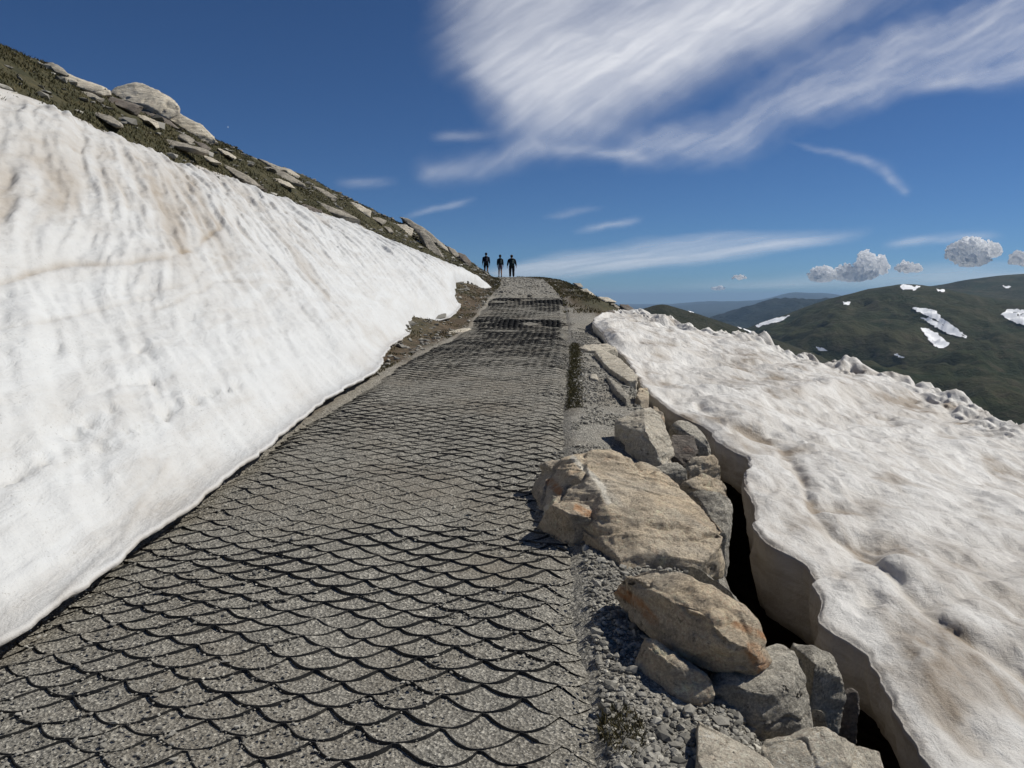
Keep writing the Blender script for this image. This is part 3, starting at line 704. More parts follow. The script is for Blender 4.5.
c0 = on_ground(622, 735); n = 900; ang = rng.uniform(0, 6.28, n); rd = .11*np.sqrt(rng.random(n)); x = c0[0]+rd*np.cos(ang)*.7; y = c0[1]+rd*np.sin(ang)*1.3
blades('grass', np.stack([x, y, H(x, y)-.005], -1), rng.uniform(.01, .045, n), rng.uniform(.001, .0025, n), 'small dry grass tuft on the gravel left of the nearest boulder', rng.beta(2, 1.6, n))

# ------------------------------------------------------------------ rocks
def finish_rock(name, pts, mat, seg, rough, seed, smooth_n=2, strat=.5, grow=1.08, ncut=22, veins=(), rusts=()):
    bm = bmesh.new()
    for p in pts: bm.verts.new(p)
    r = bmesh.ops.convex_hull(bm, input=bm.verts)
    junk = [g_ for g_ in r['geom_interior'] if isinstance(g_, bmesh.types.BMVert)]+[g_ for g_ in r['geom_unused'] if isinstance(g_, bmesh.types.BMVert)]
    bmesh.ops.delete(bm, geom=list(set(junk)), context='VERTS')
    loose = [v for v in bm.verts if not v.link_faces]
    if loose: bmesh.ops.delete(bm, geom=loose, context='VERTS')
    bmesh.ops.triangulate(bm, faces=bm.faces)
    for _ in range(7):
        es = [e for e in bm.edges if e.calc_length() > seg]
        if not es: break
        bmesh.ops.subdivide_edges(bm, edges=es, cuts=1, use_grid_fill=False); bmesh.ops.triangulate(bm, faces=[f for f in bm.faces if len(f.verts) > 3])
        if len(bm.verts) > 30000: break
    for _ in range(smooth_n): bmesh.ops.smooth_vert(bm, verts=bm.verts, factor=.5, use_axis_x=True, use_axis_y=True, use_axis_z=True)
    bmesh.ops.recalc_face_normals(bm, faces=bm.faces); bm.normal_update()
    bm.verts.ensure_lookup_table()
    co = np.array([v.co[:] for v in bm.verts]); no = np.array([v.normal[:] for v in bm.verts])
    rc = np.random.default_rng(seed+500); c = co.mean(0); ext = (co.max(0)-co.min(0)); sz_ = float(np.sort(ext)[1])
    s = 1/sz_; r3 = random.Random(seed); o3 = r3.uniform(0, 50)
    x, y, z = (co*s).T
    # blocky facets: quantised low noise gives ledges; fine noise gives grain
    n1 = fbm(x*1.6+o3, y*1.6, z*1.6, 3, seed); n2 = fbm(x*4+o3, y*4, z*4, 5, seed+1)
    zz = z+.35*x*math.sin(o3)+.25*y
    lay = fbm(x*.8+o3, y*.8, zz*7, 3, seed+2)
    led = np.round(lay*3)/3*.6+lay*.4
    crack = -np.clip(1-np.abs(fbm(x*1.8+o3, y*1.8, z*3.2, 3, seed+9))*14, 0, 1)
    n3 = fbm(x*11+o3, y*11, z*14, 4, seed+5)
    for _ in range(ncut):
        n_ = rc.normal(0, 1, 3)/np.maximum(ext, 1e-3); n_ /= np.linalg.norm(n_)
        pr = co@n_; hi_, lo_ = pr.max(), pr.min(); d_ = hi_-(hi_-lo_)*rc.uniform(.01, .085)
        co = co-np.maximum(pr-d_, 0)[:, None]*n_*.93
    disp = sz_*rough*(.28*n1+.30*n2+strat*.38*led+.25*crack+.13*n3)
    co = co+no*disp[:, None]
    co = c+(co-c)*grow
    me = bpy.data.meshes.new(name)
    for v, p in zip(bm.verts, co): v.co = p
    bmesh.ops.translate(bm, verts=bm.verts, vec=-Vector(c))
    bm.to_mesh(me); bm.free()
    if veins or rusts:
        qx, qy = proj(co); wob = fbm(co[:, 0]*9, co[:, 1]*9, co[:, 2]*9, 4, 300)
        for an, lst in (('vein', veins), ('rust', rusts)):
            a_ = np.zeros(len(co))
            for pl, w_ in lst: a_ = np.maximum(a_, sstep(1.25, .6, polydist(qx+4*wob, qy+4*wob, pl)/w_)*1.0 if False else 1-sstep(.5, 1.2, polydist(qx+5*wob, qy+5*wob, pl)/w_))
            at = me.attributes.new(an, 'FLOAT', 'POINT'); at.data.foreach_set('value', (a_*.85).astype(np.float32))
    me.polygons.foreach_set('use_smooth', np.ones(len(me.polygons), bool))
    me.materials.append(mat)
    o = bpy.data.objects.new(name, me); COL.objects.link(o); o.location = c; return o
GB = 'boulders along the right edge of the track'
def boulder(pts, mat, label, seed, drop=.35, seg=.02, rough=.10, smooth_n=1, strat=.8, group=GB, name='boulder', hs=.55, **kw):
    L = []
    for (a, b, h) in pts:
        h = h*hs if h > 0 else h
        w = on_ground(a, b, h); L.append(tuple(w)); L.append((w[0], w[1]+.04, w[2]-max(h, 0)-drop))
    o = finish_rock(name, L, mat, seg, rough, seed, smooth_n, strat, **kw); tag(o, label, 'boulder', group, 'thing'); return o
boulder([(536, 478, .18), (538, 505, .02), (548, 461, .34), (571, 456, .40), (622, 456, .34), (642, 466, .28), (672, 487, .22), (698, 510, .14), (716, 527, .06), (713, 541, .0), (703, 554, -.02), (682, 570, -.03), (621, 571, -.01), (594, 552, .02), (606, 497, .36), (650, 522, .24)],
        M_TAN, 'largest flat tan boulder with a pale vein, beside the middle of the mat', 1, drop=.25, seg=.016, veins=[([(573, 458), (583, 468), (595, 478), (603, 488), (606, 500)], 3.0), ([(541, 512), (560, 505), (575, 508)], 2.0)], rusts=[([(550, 482), (560, 492)], 5)])
boulder([(540, 514, .10), (548, 506, .2), (571, 503, .24), (596, 507, .22), (604, 524, .12), (594, 535, .02), (568, 540, -.01), (546, 531, .0), (575, 512, .24)], M_TAN, 'small tan boulder with a shaded face leaning on the front of the largest boulder', 2, seg=.012, drop=.1, hs=.75, rusts=[([(578, 509), (592, 514)], 4)])
boulder([(612, 574, .2), (629, 569, .28), (667, 568, .32), (700, 586, .32), (738, 606, .26), (772, 632, .2), (766, 658, .14), (762, 675, .04), (748, 684, .0), (728, 680, .02), (700, 660, .04), (673, 652, .05), (652, 628, .08), (630, 597, .12), (690, 600, .34), (725, 640, .24)],
        M_TAN, 'tan boulder with orange rust stain overhanging the grey boulder below it', 3, drop=-.02, seg=.012, hs=.75, rusts=[([(752, 650), (762, 668)], 9), ([(618, 590), (640, 605), (655, 622)], 6), ([(735, 625), (765, 635)], 4)])
boulder([(630, 640, .1), (640, 635, .15), (659, 639, .17), (688, 660, .14), (712, 677, .1), (711, 692, .03), (700, 704, -.02), (673, 697, -.02), (644, 677, -.01), (631, 660, .02), (672, 662, .16)], M_TAN, 'brownish elongated boulder half sunk in the grey crushed stone', 4, drop=.08, seg=.012)
boulder([(745, 655, .0), (773, 640, .0), (790, 650, .0), (805, 677, -.02), (811, 699, -.05), (809, 722, -.14), (787, 735, -.2), (764, 740, -.2), (746, 730, -.12), (711, 702, -.05), (706, 690, .0), (717, 668, .02), (765, 690, .04)], M_GREY, 'big speckled grey boulder under the overhanging rust stained one', 5, drop=.1, seg=.014)
boulder([(790, 647, -.25), (811, 649, -.22), (834, 661, -.25), (846, 677, -.3), (843, 690, -.36), (831, 704, -.45), (817, 707, -.45), (803, 690, -.35), (815, 668, -.2)], M_GREY, 'rounded grey boulder right of the big speckled one at the gap', 6, seg=.014)
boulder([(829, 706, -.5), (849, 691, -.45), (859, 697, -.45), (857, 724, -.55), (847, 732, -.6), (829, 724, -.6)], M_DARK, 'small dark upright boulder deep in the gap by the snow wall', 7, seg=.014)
boulder([(752, 757, -.08), (778, 737, .0), (805, 724, .04), (834, 728, .0), (862, 745, -.08), (884, 768, -.16), (890, 800, -.2), (800, 830, -.1), (752, 800, -.06), (815, 750, .08)], M_PALE, 'coarse pale granite boulder at the bottom right corner of the boulder row', 8, seg=.012, strat=.2)
boulder([(693, 716, .03), (717, 725, .05), (748, 745, .03), (774, 770, -.02), (775, 800, -.1), (720, 830, -.02), (692, 790, .03), (700, 745, .06), (740, 770, .06)], M_PALE, 'pale granite boulder half buried in gravel at the bottom of the row', 9, seg=.012, strat=.2, rough=.06)
boulder([(811, 713, -.32), (822, 715, -.32), (829, 724, -.35), (822, 736, -.42), (806, 727, -.4)], M_GREY, 'small grey stone wedged between the pale granite boulder and the gap', 10, seg=.012)
boulder([(690, 566, .12), (700, 570, .14), (716, 583, .1), (741, 601, .06), (743, 606, .0), (724, 606, -.02), (702, 590, .0)], M_GREY, 'thin wedge of grey slab behind the rust stained boulder', 11, seg=.013, drop=.15)
boulder([(684, 493, -.02), (710, 494, -.02), (729, 501, -.08), (731, 516, -.14), (727, 540, -.25), (718, 541, -.25), (700, 512, -.1)], M_GREY, 'grey rock behind the right end of the largest boulder', 12, seg=.018)
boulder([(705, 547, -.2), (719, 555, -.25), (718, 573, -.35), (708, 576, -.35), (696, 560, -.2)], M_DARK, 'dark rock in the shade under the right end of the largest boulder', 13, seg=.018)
boulder([(682, 479, -.02), (710, 475, -.04), (729, 481, -.1), (725, 494, -.16), (698, 491, -.1)], M_TAN, 'flat brown rock between two grey ones at the edge of the gap', 14, seg=.018)
boulder([(650, 468, .08), (677, 465, .08), (689, 473, .02), (682, 481, -.04), (657, 476, .0)], M_GREY, 'small grey rock touching the back of the largest boulder', 15, seg=.018)
boulder([(685, 461, .0), (711, 457, -.02), (721, 464, -.08), (712, 473, -.14), (690, 471, -.08)], M_TAN, 'small layered brown rock on the lip of the gap', 16, seg=.018)
boulder([(616, 425, .14), (630, 415, .26), (644, 409, .34), (657, 412, .3), (666, 425, .18), (672, 440, .08), (668, 457, -.02), (652, 464, -.04), (632, 450, .0), (645, 432, .3)], M_PALE, 'upright pale grey boulder standing behind the largest boulder', 17, seg=.024)
boulder([(671, 438, .06), (685, 434, .1), (696, 438, .08), (698, 453, -.04), (682, 464, -.1), (671, 455, -.04)], M_DARK, 'dark reddish boulder right of the upright pale one', 18, seg=.022)
boulder([(670, 424, .1), (684, 422, .1), (697, 427, .04), (711, 442, -.06), (709, 450, -.12), (694, 441, -.04)], M_GREY, 'flat grey slab above the dark reddish boulder', 19, seg=.022)
boulder([(652, 407, .2), (662, 413, .15), (665, 424, .05), (655, 424, .04)], M_TAN, 'narrow tan rock behind the top of the upright pale boulder', 20, seg=.025)
boulder([(577, 346, .06), (592, 344, .08), (605, 344, .08), (617, 348, .05), (606, 351, .0), (588, 351, .0)], M_PALE, 'flat cream slab at the head of the boulder row', 21, seg=.035, drop=.15)
boulder([(596, 353, .05), (611, 353, .08), (622, 361, .06), (632, 370, .04), (639, 382, -.04), (626, 380, -.02), (606, 366, .0)], M_PALE, 'long cream slab lying along the edge of the snow field', 22, seg=.035, drop=.2)
boulder([(638, 388, .06), (648, 388, .06), (650, 397, -.04), (641, 402, -.06), (635, 396, .0)], M_TAN, 'small rust brown rock at the tip of the long cream slab', 23, seg=.03)
boulder([(607, 375, .02), (618, 384, .03), (630, 396, .03), (626, 399, .0), (612, 387, .0)], M_GREY, 'thin grey stone bar sunk in the gravel shoulder', 24, seg=.03, drop=.1)
boulder([(589, 374, .03), (597, 374, .04), (599, 379, .0), (591, 379, .0)], M_PALE, 'small pale stone on the gravel shoulder below the cream slab', 25, seg=.03, drop=.1)
boulder([(446, 332, .02), (458, 329, .05), (471, 328, .05), (466, 331, .0), (450, 334, .0)], M_PALE, 'flat pale slab on the left verge of the track', 26, seg=.05, drop=.1, group='slabs beside the upper track')

def slab(px, mat, label, seed, dep=.6, fwd=.38, seg=.07, rough=.08, group='rock slabs on the left hillside', name='rock_slab', D=None, cat='rock slab', sink=0.0):
    pa = np.array(px, float); c = pa.mean(0)
    if D is None:
        hit = None; yy = c[1]+1
        while hit is None and yy < c[1]+60:
            hit = ray(GV, c[0], yy); yy += 1.0
            if hit is not None and hit.y > 70: hit = None
        D = hit.y
    L = []; ysp = pa[:, 1].max()-pa[:, 1].min()
    for (a, b) in pa:
        rel = (pa[:, 1].max()-b)/max(ysp, 1)      # upper points lie further up the slope
        tx = (b-c[1]) - (pa[:, 0].mean()*0)
        d = D + (rel-.5)*dep*.8 - fwd*.4
        w = P(a, b, d); L.append(tuple(w))
        w2 = P(c[0]+(a-c[0])*.85, c[1]+(b-c[1])*.7, d+dep); L.append(tuple(w2))
    a, b = c; w = P(a, b+.1*ysp, D-fwd-.1); L.append(tuple(w))
    o = finish_rock(name, L, mat, seg, rough, seed, 1, .5, 1.12, 12); tag(o, label, cat, group, 'thing'); return o
slab([(110, 94), (114, 89), (122, 86), (137, 85), (152, 89), (163, 94), (175, 102), (176, 112), (165, 117), (140, 112), (112, 101)], M_PALE, 'rounded pale boulder sitting highest on the left skyline', 101, dep=1.2, fwd=.5, name='boulder', cat='boulder', seg=.06)
slab([(15, 58), (38, 64), (69, 77), (84, 82), (109, 90), (110, 97), (96, 95), (74, 87), (46, 74)], M_PALE, 'longest pale slab running up the left skyline to the rounded boulder', 102)
slab([(40, 63), (53, 63), (62, 69), (68, 75), (51, 72)], M_SLAB, 'small slab lying on top of the longest pale slab', 103, seg=.05)
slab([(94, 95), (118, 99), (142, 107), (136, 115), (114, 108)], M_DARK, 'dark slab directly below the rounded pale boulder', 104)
slab([(152, 108), (178, 113), (201, 125), (210, 134), (216, 142), (208, 144), (188, 136), (175, 126), (163, 117)], M_PALE, 'smooth sloping tan slab running down right of the rounded boulder', 105, dep=.9, fwd=.3)
slab([(128, 104), (150, 109), (166, 119), (180, 132), (163, 128), (142, 116)], M_DARK, 'dark shaded slab under the smooth sloping one', 106)
slab([(89, 112), (100, 113), (112, 118), (123, 126), (121, 130), (109, 124), (99, 117)], M_SLAB, 'curved pale slab alone in the grass below the rounded boulder', 107, seg=.05)
slab([(138, 134), (158, 137), (178, 142), (207, 151), (206, 156), (175, 148), (145, 139)], M_SLAB, 'long flat grey slab in the middle of the rock cluster', 108)
slab([(133, 114), (146, 117), (157, 122), (159, 128), (144, 122)], M_PALE, 'short bright slab tucked under the dark shaded one', 109, seg=.04)
slab([(202, 155), (212, 158), (221, 164), (213, 165), (204, 160)], M_PALE, 'small pale slab at the snow edge below the long flat grey one', 110, seg=.05)
slab([(175, 134), (185, 135), (194, 140), (190, 145), (177, 140)], M_SLAB, 'small blocky rock above the long flat grey slab', 111, seg=.05)
slab([(194, 141), (204, 144), (211, 149), (204, 151), (195, 147)], M_DARK, 'dark blocky rock right of the small blocky one', 112, seg=.05)
slab([(217, 148), (227, 151), (236, 157), (234, 160), (222, 155)], M_PALE, 'pale slab on the skyline right of the rock cluster', 113, seg=.05)
slab([(221, 164), (234, 169), (246, 176), (262, 189), (253, 188), (234, 179)], M_SLAB, 'grey slab pointing down along the snow edge below the rock cluster', 114)
slab([(253, 168), (270, 168), (285, 173), (299, 181), (306, 188), (291, 185), (268, 175)], M_SLAB, 'broad slab with a shaded edge just under the skyline midway down', 115)
slab([(268, 177), (280, 179), (292, 184), (295, 189), (279, 186)], M_PALE, 'thin pale slab right below the broad one midway down', 116, seg=.05)
slab([(295, 195), (311, 199), (330, 207), (345, 213), (357, 219), (357, 224), (342, 221), (318, 210)], M_SLAB, 'longest grey slab along the upper edge of the snow', 117)
slab([(299, 203), (311, 206), (322, 212), (317, 215), (306, 210)], M_DARK, 'dark slab half covered by the snow edge', 118, seg=.06)
slab([(348, 202), (359, 205), (370, 211), (369, 218), (357, 211)], M_PALE, 'pale tilted slab breaking the skyline above the snow', 119, seg=.06)
slab([(370, 217), (379, 218), (386, 221), (382, 225), (373, 222)], M_SLAB, 'small slab right of the pale tilted one', 120, seg=.06)
slab([(395, 224), (405, 225), (413, 229), (411, 238), (402, 234)], M_PALE, 'blocky cream rock left of the ridge end crag', 121, seg=.06)
slab([(402, 218), (412, 222), (424, 229), (437, 240), (448, 251), (444, 257), (428, 243), (414, 231)], M_SLAB, 'steep ridge slab forming the skyline of the crag', 122, seg=.09, dep=1.2)
slab([(417, 230), (426, 232), (437, 248), (447, 266), (438, 270), (429, 258), (423, 244)], M_SLAB, 'tall striped slab standing on end in the crag', 123, seg=.08)
slab([(456, 252), (464, 254), (471, 262), (469, 268), (459, 264)], M_DARK, 'dark rock knob at the low end of the ridge near the hikers', 124, seg=.09)
slab([(366, 232), (376, 234), (388, 240), (387, 245), (374, 240)], M_PALE, 'pale slab touching the snow edge below the ridge', 125, seg=.07)
slab([(413, 254), (422, 255), (431, 260), (430, 266), (418, 262)], M_SLAB, 'low slab between the striped slab and the snow', 126, seg=.07)
slab([(281, 167), (289, 169), (299, 176), (296, 180), (284, 173)], M_PALE, 'small light slab on the skyline above the broad one', 127, seg=.06)
slab([(240, 173), (249, 177), (258, 184), (267, 192), (258, 190), (245, 181)], M_DARK, 'dark slab just left of the broad one at the snow edge', 128, seg=.06)
slab([(-6, 43), (-1, 44), (4, 48), (3, 53), (-5, 51)], M_PALE, 'pale stone at the top left corner of the hillside', 129, seg=.05, D=17.8, dep=.2, fwd=.1)
slab([(333, 208), (342, 210), (350, 214), (346, 218), (337, 214)], M_DARK, 'small dark slab between the longest grey slab and the skyline', 130, seg=.06)
slab([(448, 247), (455, 250), (460, 257), (455, 260), (448, 254)], M_SLAB, 'brownish rock between the crag and the dark knob', 131, seg=.08)
slab([(383, 226), (390, 228), (394, 233), (388, 234)], M_SLAB, 'small grey stone in grass left of the blocky cream rock', 132, seg=.06)
slab([(258, 158), (272, 164), (286, 170), (282, 173), (268, 168)], M_SLAB, 'narrow slab flush with the skyline above the thin pale one', 133, seg=.06)
slab([(312, 186), (326, 191), (338, 198), (334, 202), (320, 196)], M_SLAB, 'layered slab between the skyline and the longest grey slab', 134, seg=.06)
slab([(226, 176), (238, 181), (246, 188), (238, 188), (229, 182)], M_PALE, 'bright slab partly buried at the snow edge under the grey pointing slab', 135, seg=.05)
slab([(74, 88), (90, 93), (104, 99), (100, 103), (84, 98)], M_SLAB, 'shaded slab directly beneath the longest pale slab', 136, seg=.05)
slab([(352, 222), (362, 226), (370, 231), (364, 233), (354, 228)], M_SLAB, 'flat slab at the snow edge right of the longest grey slab', 137, seg=.06)
GU = 'slabs beside the upper track'
slab([(580, 289), (587, 289), (596, 297), (597, 301), (588, 299)], M_PALE, 'cream slab tilted on the right brink of the upper track', 141, D=33, group=GU, seg=.07)
slab([(598, 297), (608, 298), (616, 302), (610, 304), (600, 303)], M_PALE, 'pale slab on the brink just right of the cream one', 142, D=30, group=GU, seg=.07)
slab([(619, 304), (628, 305), (637, 312), (630, 313), (621, 310)], M_DARK, 'dark rock at the top corner of the snow field', 143, D=26, group=GU, seg=.06)
slab([(605, 304), (614, 304), (620, 308), (612, 310), (606, 308)], M_SLAB, 'grey rock left of the dark one above the snow field', 144, D=27, group=GU, seg=.06)
slab([(573, 283), (580, 283), (583, 287), (577, 288)], M_SLAB, 'small stone in the grass at the crest of the track', 145, D=38, group=GU, seg=.07)
slab([(608, 310), (614, 311), (616, 315), (609, 315)], M_DARK, 'small dark rock poking through the far corner of the snow field', 146, D=21.5, group=GU, seg=.05)

# ------------------------------------------------------------------ hikers
def simple_mat(name, c, r=.85):
    m, nt, b = newmat(name); q = N(nt)
    nt.links.new(q.mix(q.ramp(q.noise(q.coord(), 14, 4, .6), [(.4, 0), (.7, .5)]), c, tuple(x*.6 for x in c)), b.inputs['Base Color']); b.inputs['Roughness'].default_value = r; return m
M_SKIN = simple_mat('skin', (.30, .17, .11)); M_HAIR = simple_mat('dark_hair', (.02, .015, .012)); M_NAVY = simple_mat('navy_cloth', (.012, .016, .03))
M_BLACK = simple_mat('black_cloth', (.012, .012, .013)); M_MAUVE = simple_mat('mauve_cloth', (.13, .10, .13)); M_TEAL = simple_mat('dark_teal_nylon', (.012, .028, .032))
M_CHAR = simple_mat('charcoal_nylon', (.018, .018, .022)); M_BOOT = simple_mat('boot_leather', (.03, .022, .016)); M_BROWN = simple_mat('brown_cap', (.07, .045, .03))
def skin_mesh(name, pts, edges, mat, parent, sub=2, root=0):
    me = bpy.data.meshes.new(name); me.from_pydata([p[:3] for p in pts], edges, []); me.update()
    o = bpy.data.objects.new(name, me); COL.objects.link(o); o.parent = parent; me.materials.append(mat)
    m = o.modifiers.new('skin', 'SKIN'); m.use_smooth_shade = True
    if not me.skin_vertices: me.attributes
    lay = me.skin_vertices[0].data if me.skin_vertices else None
    if lay is not None:
        for i, p in enumerate(pts):
            r_ = p[3]; lay[i].radius = (r_, r_) if not hasattr(r_, '__len__') else r_
            lay[i].use_root = (i == root)
    ss_ = o.modifiers.new('sub', 'SUBSURF'); ss_.levels = sub; ss_.render_levels = sub
    return o
def ensure_skin(o_me):
    bm = bmesh.new(); bm.from_mesh(o_me); bm.verts.layers.skin.verify(); bm.to_mesh(o_me); bm.free()
_old = skin_mesh
def skin_mesh(name, pts, edges, mat, parent, sub=2, root=0):
    me = bpy.data.meshes.new(name)
    bm = bmesh.new(); lay = bm.verts.layers.skin.verify(); vs = []
    for i, p in enumerate(pts):
        v = bm.verts.new(p[:3]); r_ = p[3]; v[lay].radius = (r_, r_) if not hasattr(r_, '__len__') else r_; v[lay].use_root = (i == root); vs.append(v)
    for a, b in edges: bm.edges.new((vs[a], vs[b]))
    bm.to_mesh(me); bm.free(); me.materials.append(mat)
    o = bpy.data.objects.new(name, me); COL.objects.link(o); o.parent = parent
    m = o.modifiers.new('skin', 'SKIN'); m.use_smooth_shade = True
    s_ = o.modifiers.new('sub', 'SUBSURF'); s_.levels = sub; s_.render_levels = sub
    return o
def ball(name, c, r, mat, parent, sc=(1, 1, 1), amp=.08, seed=0):
    bm = bmesh.new(); bmesh.ops.create_icosphere(bm, subdivisions=3, radius=1)
    for v in bm.verts:
        k = 1+amp*float(fbm(np.array([v.co.x*2+seed]), np.array([v.co.y*2]), np.array([v.co.z*2]), 3, 7)[0])
        v.co = Vector((v.co.x*sc[0]*r*k+c[0], v.co.y*sc[1]*r*k+c[1], v.co.z*sc[2]*r*k+c[2]))
    me = bpy.data.meshes.new(name); bm.to_mesh(me); bm.free(); me.materials.append(mat)
    me.polygons.foreach_set('use_smooth', np.ones(len(me.polygons), bool))
    o = bpy.data.objects.new(name, me); COL.objects.link(o); o.parent = parent; return o
def box(name, c, s, mat, parent, bev=.03, taper=1.0):
    bm = bmesh.new(); bmesh.ops.create_cube(bm, size=1)
    for v in bm.verts:
        t = taper if v.co.z > 0 else 1
        v.co = Vector((v.co.x*s[0]*t+c[0], v.co.y*s[1]*t+c[1], v.co.z*s[2]+c[2]))
    bmesh.ops.bevel(bm, geom=bm.edges, offset=bev, segments=3, affect='EDGES')
    me = bpy.data.meshes.new(name); bm.to_mesh(me); bm.free(); me.materials.append(mat)
    me.polygons.foreach_set('use_smooth', np.ones(len(me.polygons), bool))
    o = bpy.data.objects.new(name, me); COL.objects.link(o); o.parent = parent; return o

def hiker(px, pyfeet, d, label, hgt=1.72, wide=1.0, legmat=M_BLACK, shorts=None, shirt=M_BLACK, headfwd=.0, cap=None, longhair=False, stride=.16, armout=.05, packmat=M_CHAR, packlabel='', packsize=(.30, .2, .46)):
    w = P(px, pyfeet, d)
    root = bpy.data.objects.new('person', None); COL.objects.link(root); root.location = w; tag(root, label, 'person', 'hikers on the crest of the track')
    root.rotation_euler = (0, 0, R(4)); root.scale = (hgt/1.75,)*3
    s = stride; W_ = wide
    # body: one continuous skinned figure, walking away (+Y)
    pts = [(0, 0, .96, (.11*W_, .085)), (0, .01, 1.12, (.11*W_, .085)), (0, .03, 1.30, (.14*W_, .10)), (0, .04, 1.42, (.13*W_, .09)), (0, .05+headfwd*.3, 1.50, .055),
           (0, .07+headfwd*.7, 1.58, (.070, .085)), (0, .08+headfwd, 1.67-headfwd*.2, (.078, .095)), (0, .07+headfwd, 1.74-headfwd*.35, (.05, .06))]
    ed = [(0, 1), (1, 2), (2, 3), (3, 4), (4, 5), (5, 6), (6, 7)]
    feet = []
    for sd_, ph in ((-1, 1), (1, -1)):
        i = len(pts)
        fy = ph*s
        pts += [(sd_*.10*W_, 0, .88, .10*W_), (sd_*.10*W_, ph*s*.35+.03, .50, .07), (sd_*.105*W_, fy*.9, .28, .062), (sd_*.105*W_, fy, .09, .038), (sd_*.11*W_, fy+.10, .035, (.042, .03)), (sd_*.115*W_, fy+.19, .025, (.036, .02))]
        ed += [(0, i), (i, i+1), (i+1, i+2), (i+2, i+3), (i+3, i+4), (i+4, i+5)]; feet.append((sd_*.11*W_, fy+.08))
    for sd_, ph in ((-1, -1), (1, 1)):
        i = len(pts); ax = sd_*(.20*W_+.01)
        hx = ax+sd_*(.05+armout); hy = ph*.07
        pts += [(ax, .03, 1.40, .056), (ax+sd_*(.03+armout*.5), ph*.02, 1.13, .042), (hx, hy, .90, .028), (hx, hy+.01, .84, (.036, .018))]
        ed += [(3, i), (i, i+1), (i+1, i+2), (i+2, i+3)]
        for f_, (oy, ln) in enumerate(((-.028, .055), (-.01, .075), (.01, .082), (.028, .07))):
            j = len(pts); pts += [(hx, hy+.01+oy, .80, .009), (hx-sd_*.008, hy+.012+oy, .80-ln*.6, .008), (hx-sd_*.025, hy+.014+oy, .80-ln, .007)]
            ed += [(i+3, j), (j, j+1), (j+1, j+2)]
        j = len(pts); pts += [(hx-sd_*.012, hy+.05, .845, .010), (hx-sd_*.022, hy+.065, .805, .009)]; ed += [(i+3, j), (j, j+1)]
    skin_mesh('body', pts, ed, M_SKIN, root)
    # face features on the far side of the head
    ball('nose', (0, .175+headfwd, 1.64-headfwd*.2), .018, M_SKIN, root, (.8, 1.1, 1.3))
    for sd_ in (-1, 1): ball('ear', (sd_*.088, .08+headfwd, 1.645-headfwd*.2), .03, M_SKIN, root, (.4, .7, 1.1))
    # shirt
    sp_ = [(0, 0, .93, (.19*W_, .15)), (0, .01, 1.12, (.19*W_, .145)), (0, .03, 1.30, (.205*W_, .15)), (0, .04, 1.42, (.165*W_, .115)), (0, .05+headfwd*.2, 1.485, .07)]
    se = [(0, 1), (1, 2), (2, 3), (3, 4)]
    for sd_, ph in ((-1, -1), (1, 1)):
        i = len(sp_); ax = sd_*(.20*W_+.01); sp_ += [(ax, .03, 1.39, .085), (ax+sd_*(.03+armout*.5), ph*.02, 1.13, .072), (ax+sd_*(.045+armout*.95), ph*.065, .93, .055)]; se += [(3, i), (i, i+1), (i+1, i+2)]
    skin_mesh('shirt', sp_, se, shirt, root, root=1)
    # trousers or shorts
    tp = [(0, 0, 1.06, (.18*W_, .14)), (0, 0, .92, (.18*W_, .14))]; te = [(0, 1)]
    for sd_, ph in ((-1, 1), (1, -1)):
        i = len(tp); tp += [(sd_*.10*W_, 0, .84, .11*W_)]
        te += [(1, i)]
        if shorts: tp += [(sd_*.108*W_, ph*s*.28+.02, .58, .095)]; te += [(i, i+1)]
        else:
            tp += [(sd_*.10*W_, ph*s*.35+.03, .50, .105), (sd_*.10*W_, ph*s*.92, .26, .09), (sd_*.105*W_, ph*s, .10, .085)]; te += [(i, i+1), (i+1, i+2), (i+2, i+3)]
    skin_mesh('shorts' if shorts else 'trousers', tp, te, shorts or legmat, root)
    for fx_, fy_ in feet: box('boot', (fx_, fy_, .055), (.10, .29, .11), M_BOOT, root, .03)
    for sd_, ph in ((-1, 1), (1, -1)):
        if shorts: skin_mesh('sock', [(sd_*.105*W_, ph*s*.9, .36, .058), (sd_*.105*W_, ph*s*.97, .2, .052), (sd_*.105*W_, ph*s, .1, .048)], [(0, 1), (1, 2)], legmat, root)
    hz = 1.69-headfwd*.25
    if longhair:
        ball('hair', (0, .045+headfwd, hz), .112, M_HAIR, root, (.95, 1.0, 1.1)); skin_mesh('ponytail', [(0, -.04, hz, .06), (0, -.08, 1.50, .06), (0, -.09, 1.36, .035)], [(0, 1), (1, 2)], M_HAIR, root)
    elif cap is not None:
        ball('hair', (0, .05+headfwd, hz-.02), .104, M_HAIR, root); ball('cap', (0, .06+headfwd, hz+.035), .112, cap, root, (1, 1.1, .8)); box('cap_brim', (0, .21+headfwd, hz+.01), (.15, .12, .015), cap, root, .006)
    else: ball('hair', (0, .05+headfwd, hz), .108, M_HAIR, root, (.95, 1.05, 1.0))
    # backpack is its own thing
    pk = bpy.data.objects.new('backpack', None); COL.objects.link(pk); pk.location = w; pk.rotation_euler = root.rotation_euler; pk.scale = root.scale
    tag(pk, packlabel, 'backpack', 'backpacks worn by the hikers')
    sx_, sy_, sz_ = packsize
    box('main_bag', (0, -.135-sy_/2+.02, 1.44-sz_/2), (sx_, sy_, sz_), packmat, pk, .06, .85)
    box('front_pocket', (0, -.15-sy_, 1.34-sz_/2), (sx_*.75, .07, sz_*.5), packmat, pk, .025)
    box('lid', (0, -.12-sy_/2, 1.455), (sx_*.85, sy_*.95, .08), packmat, pk, .03)
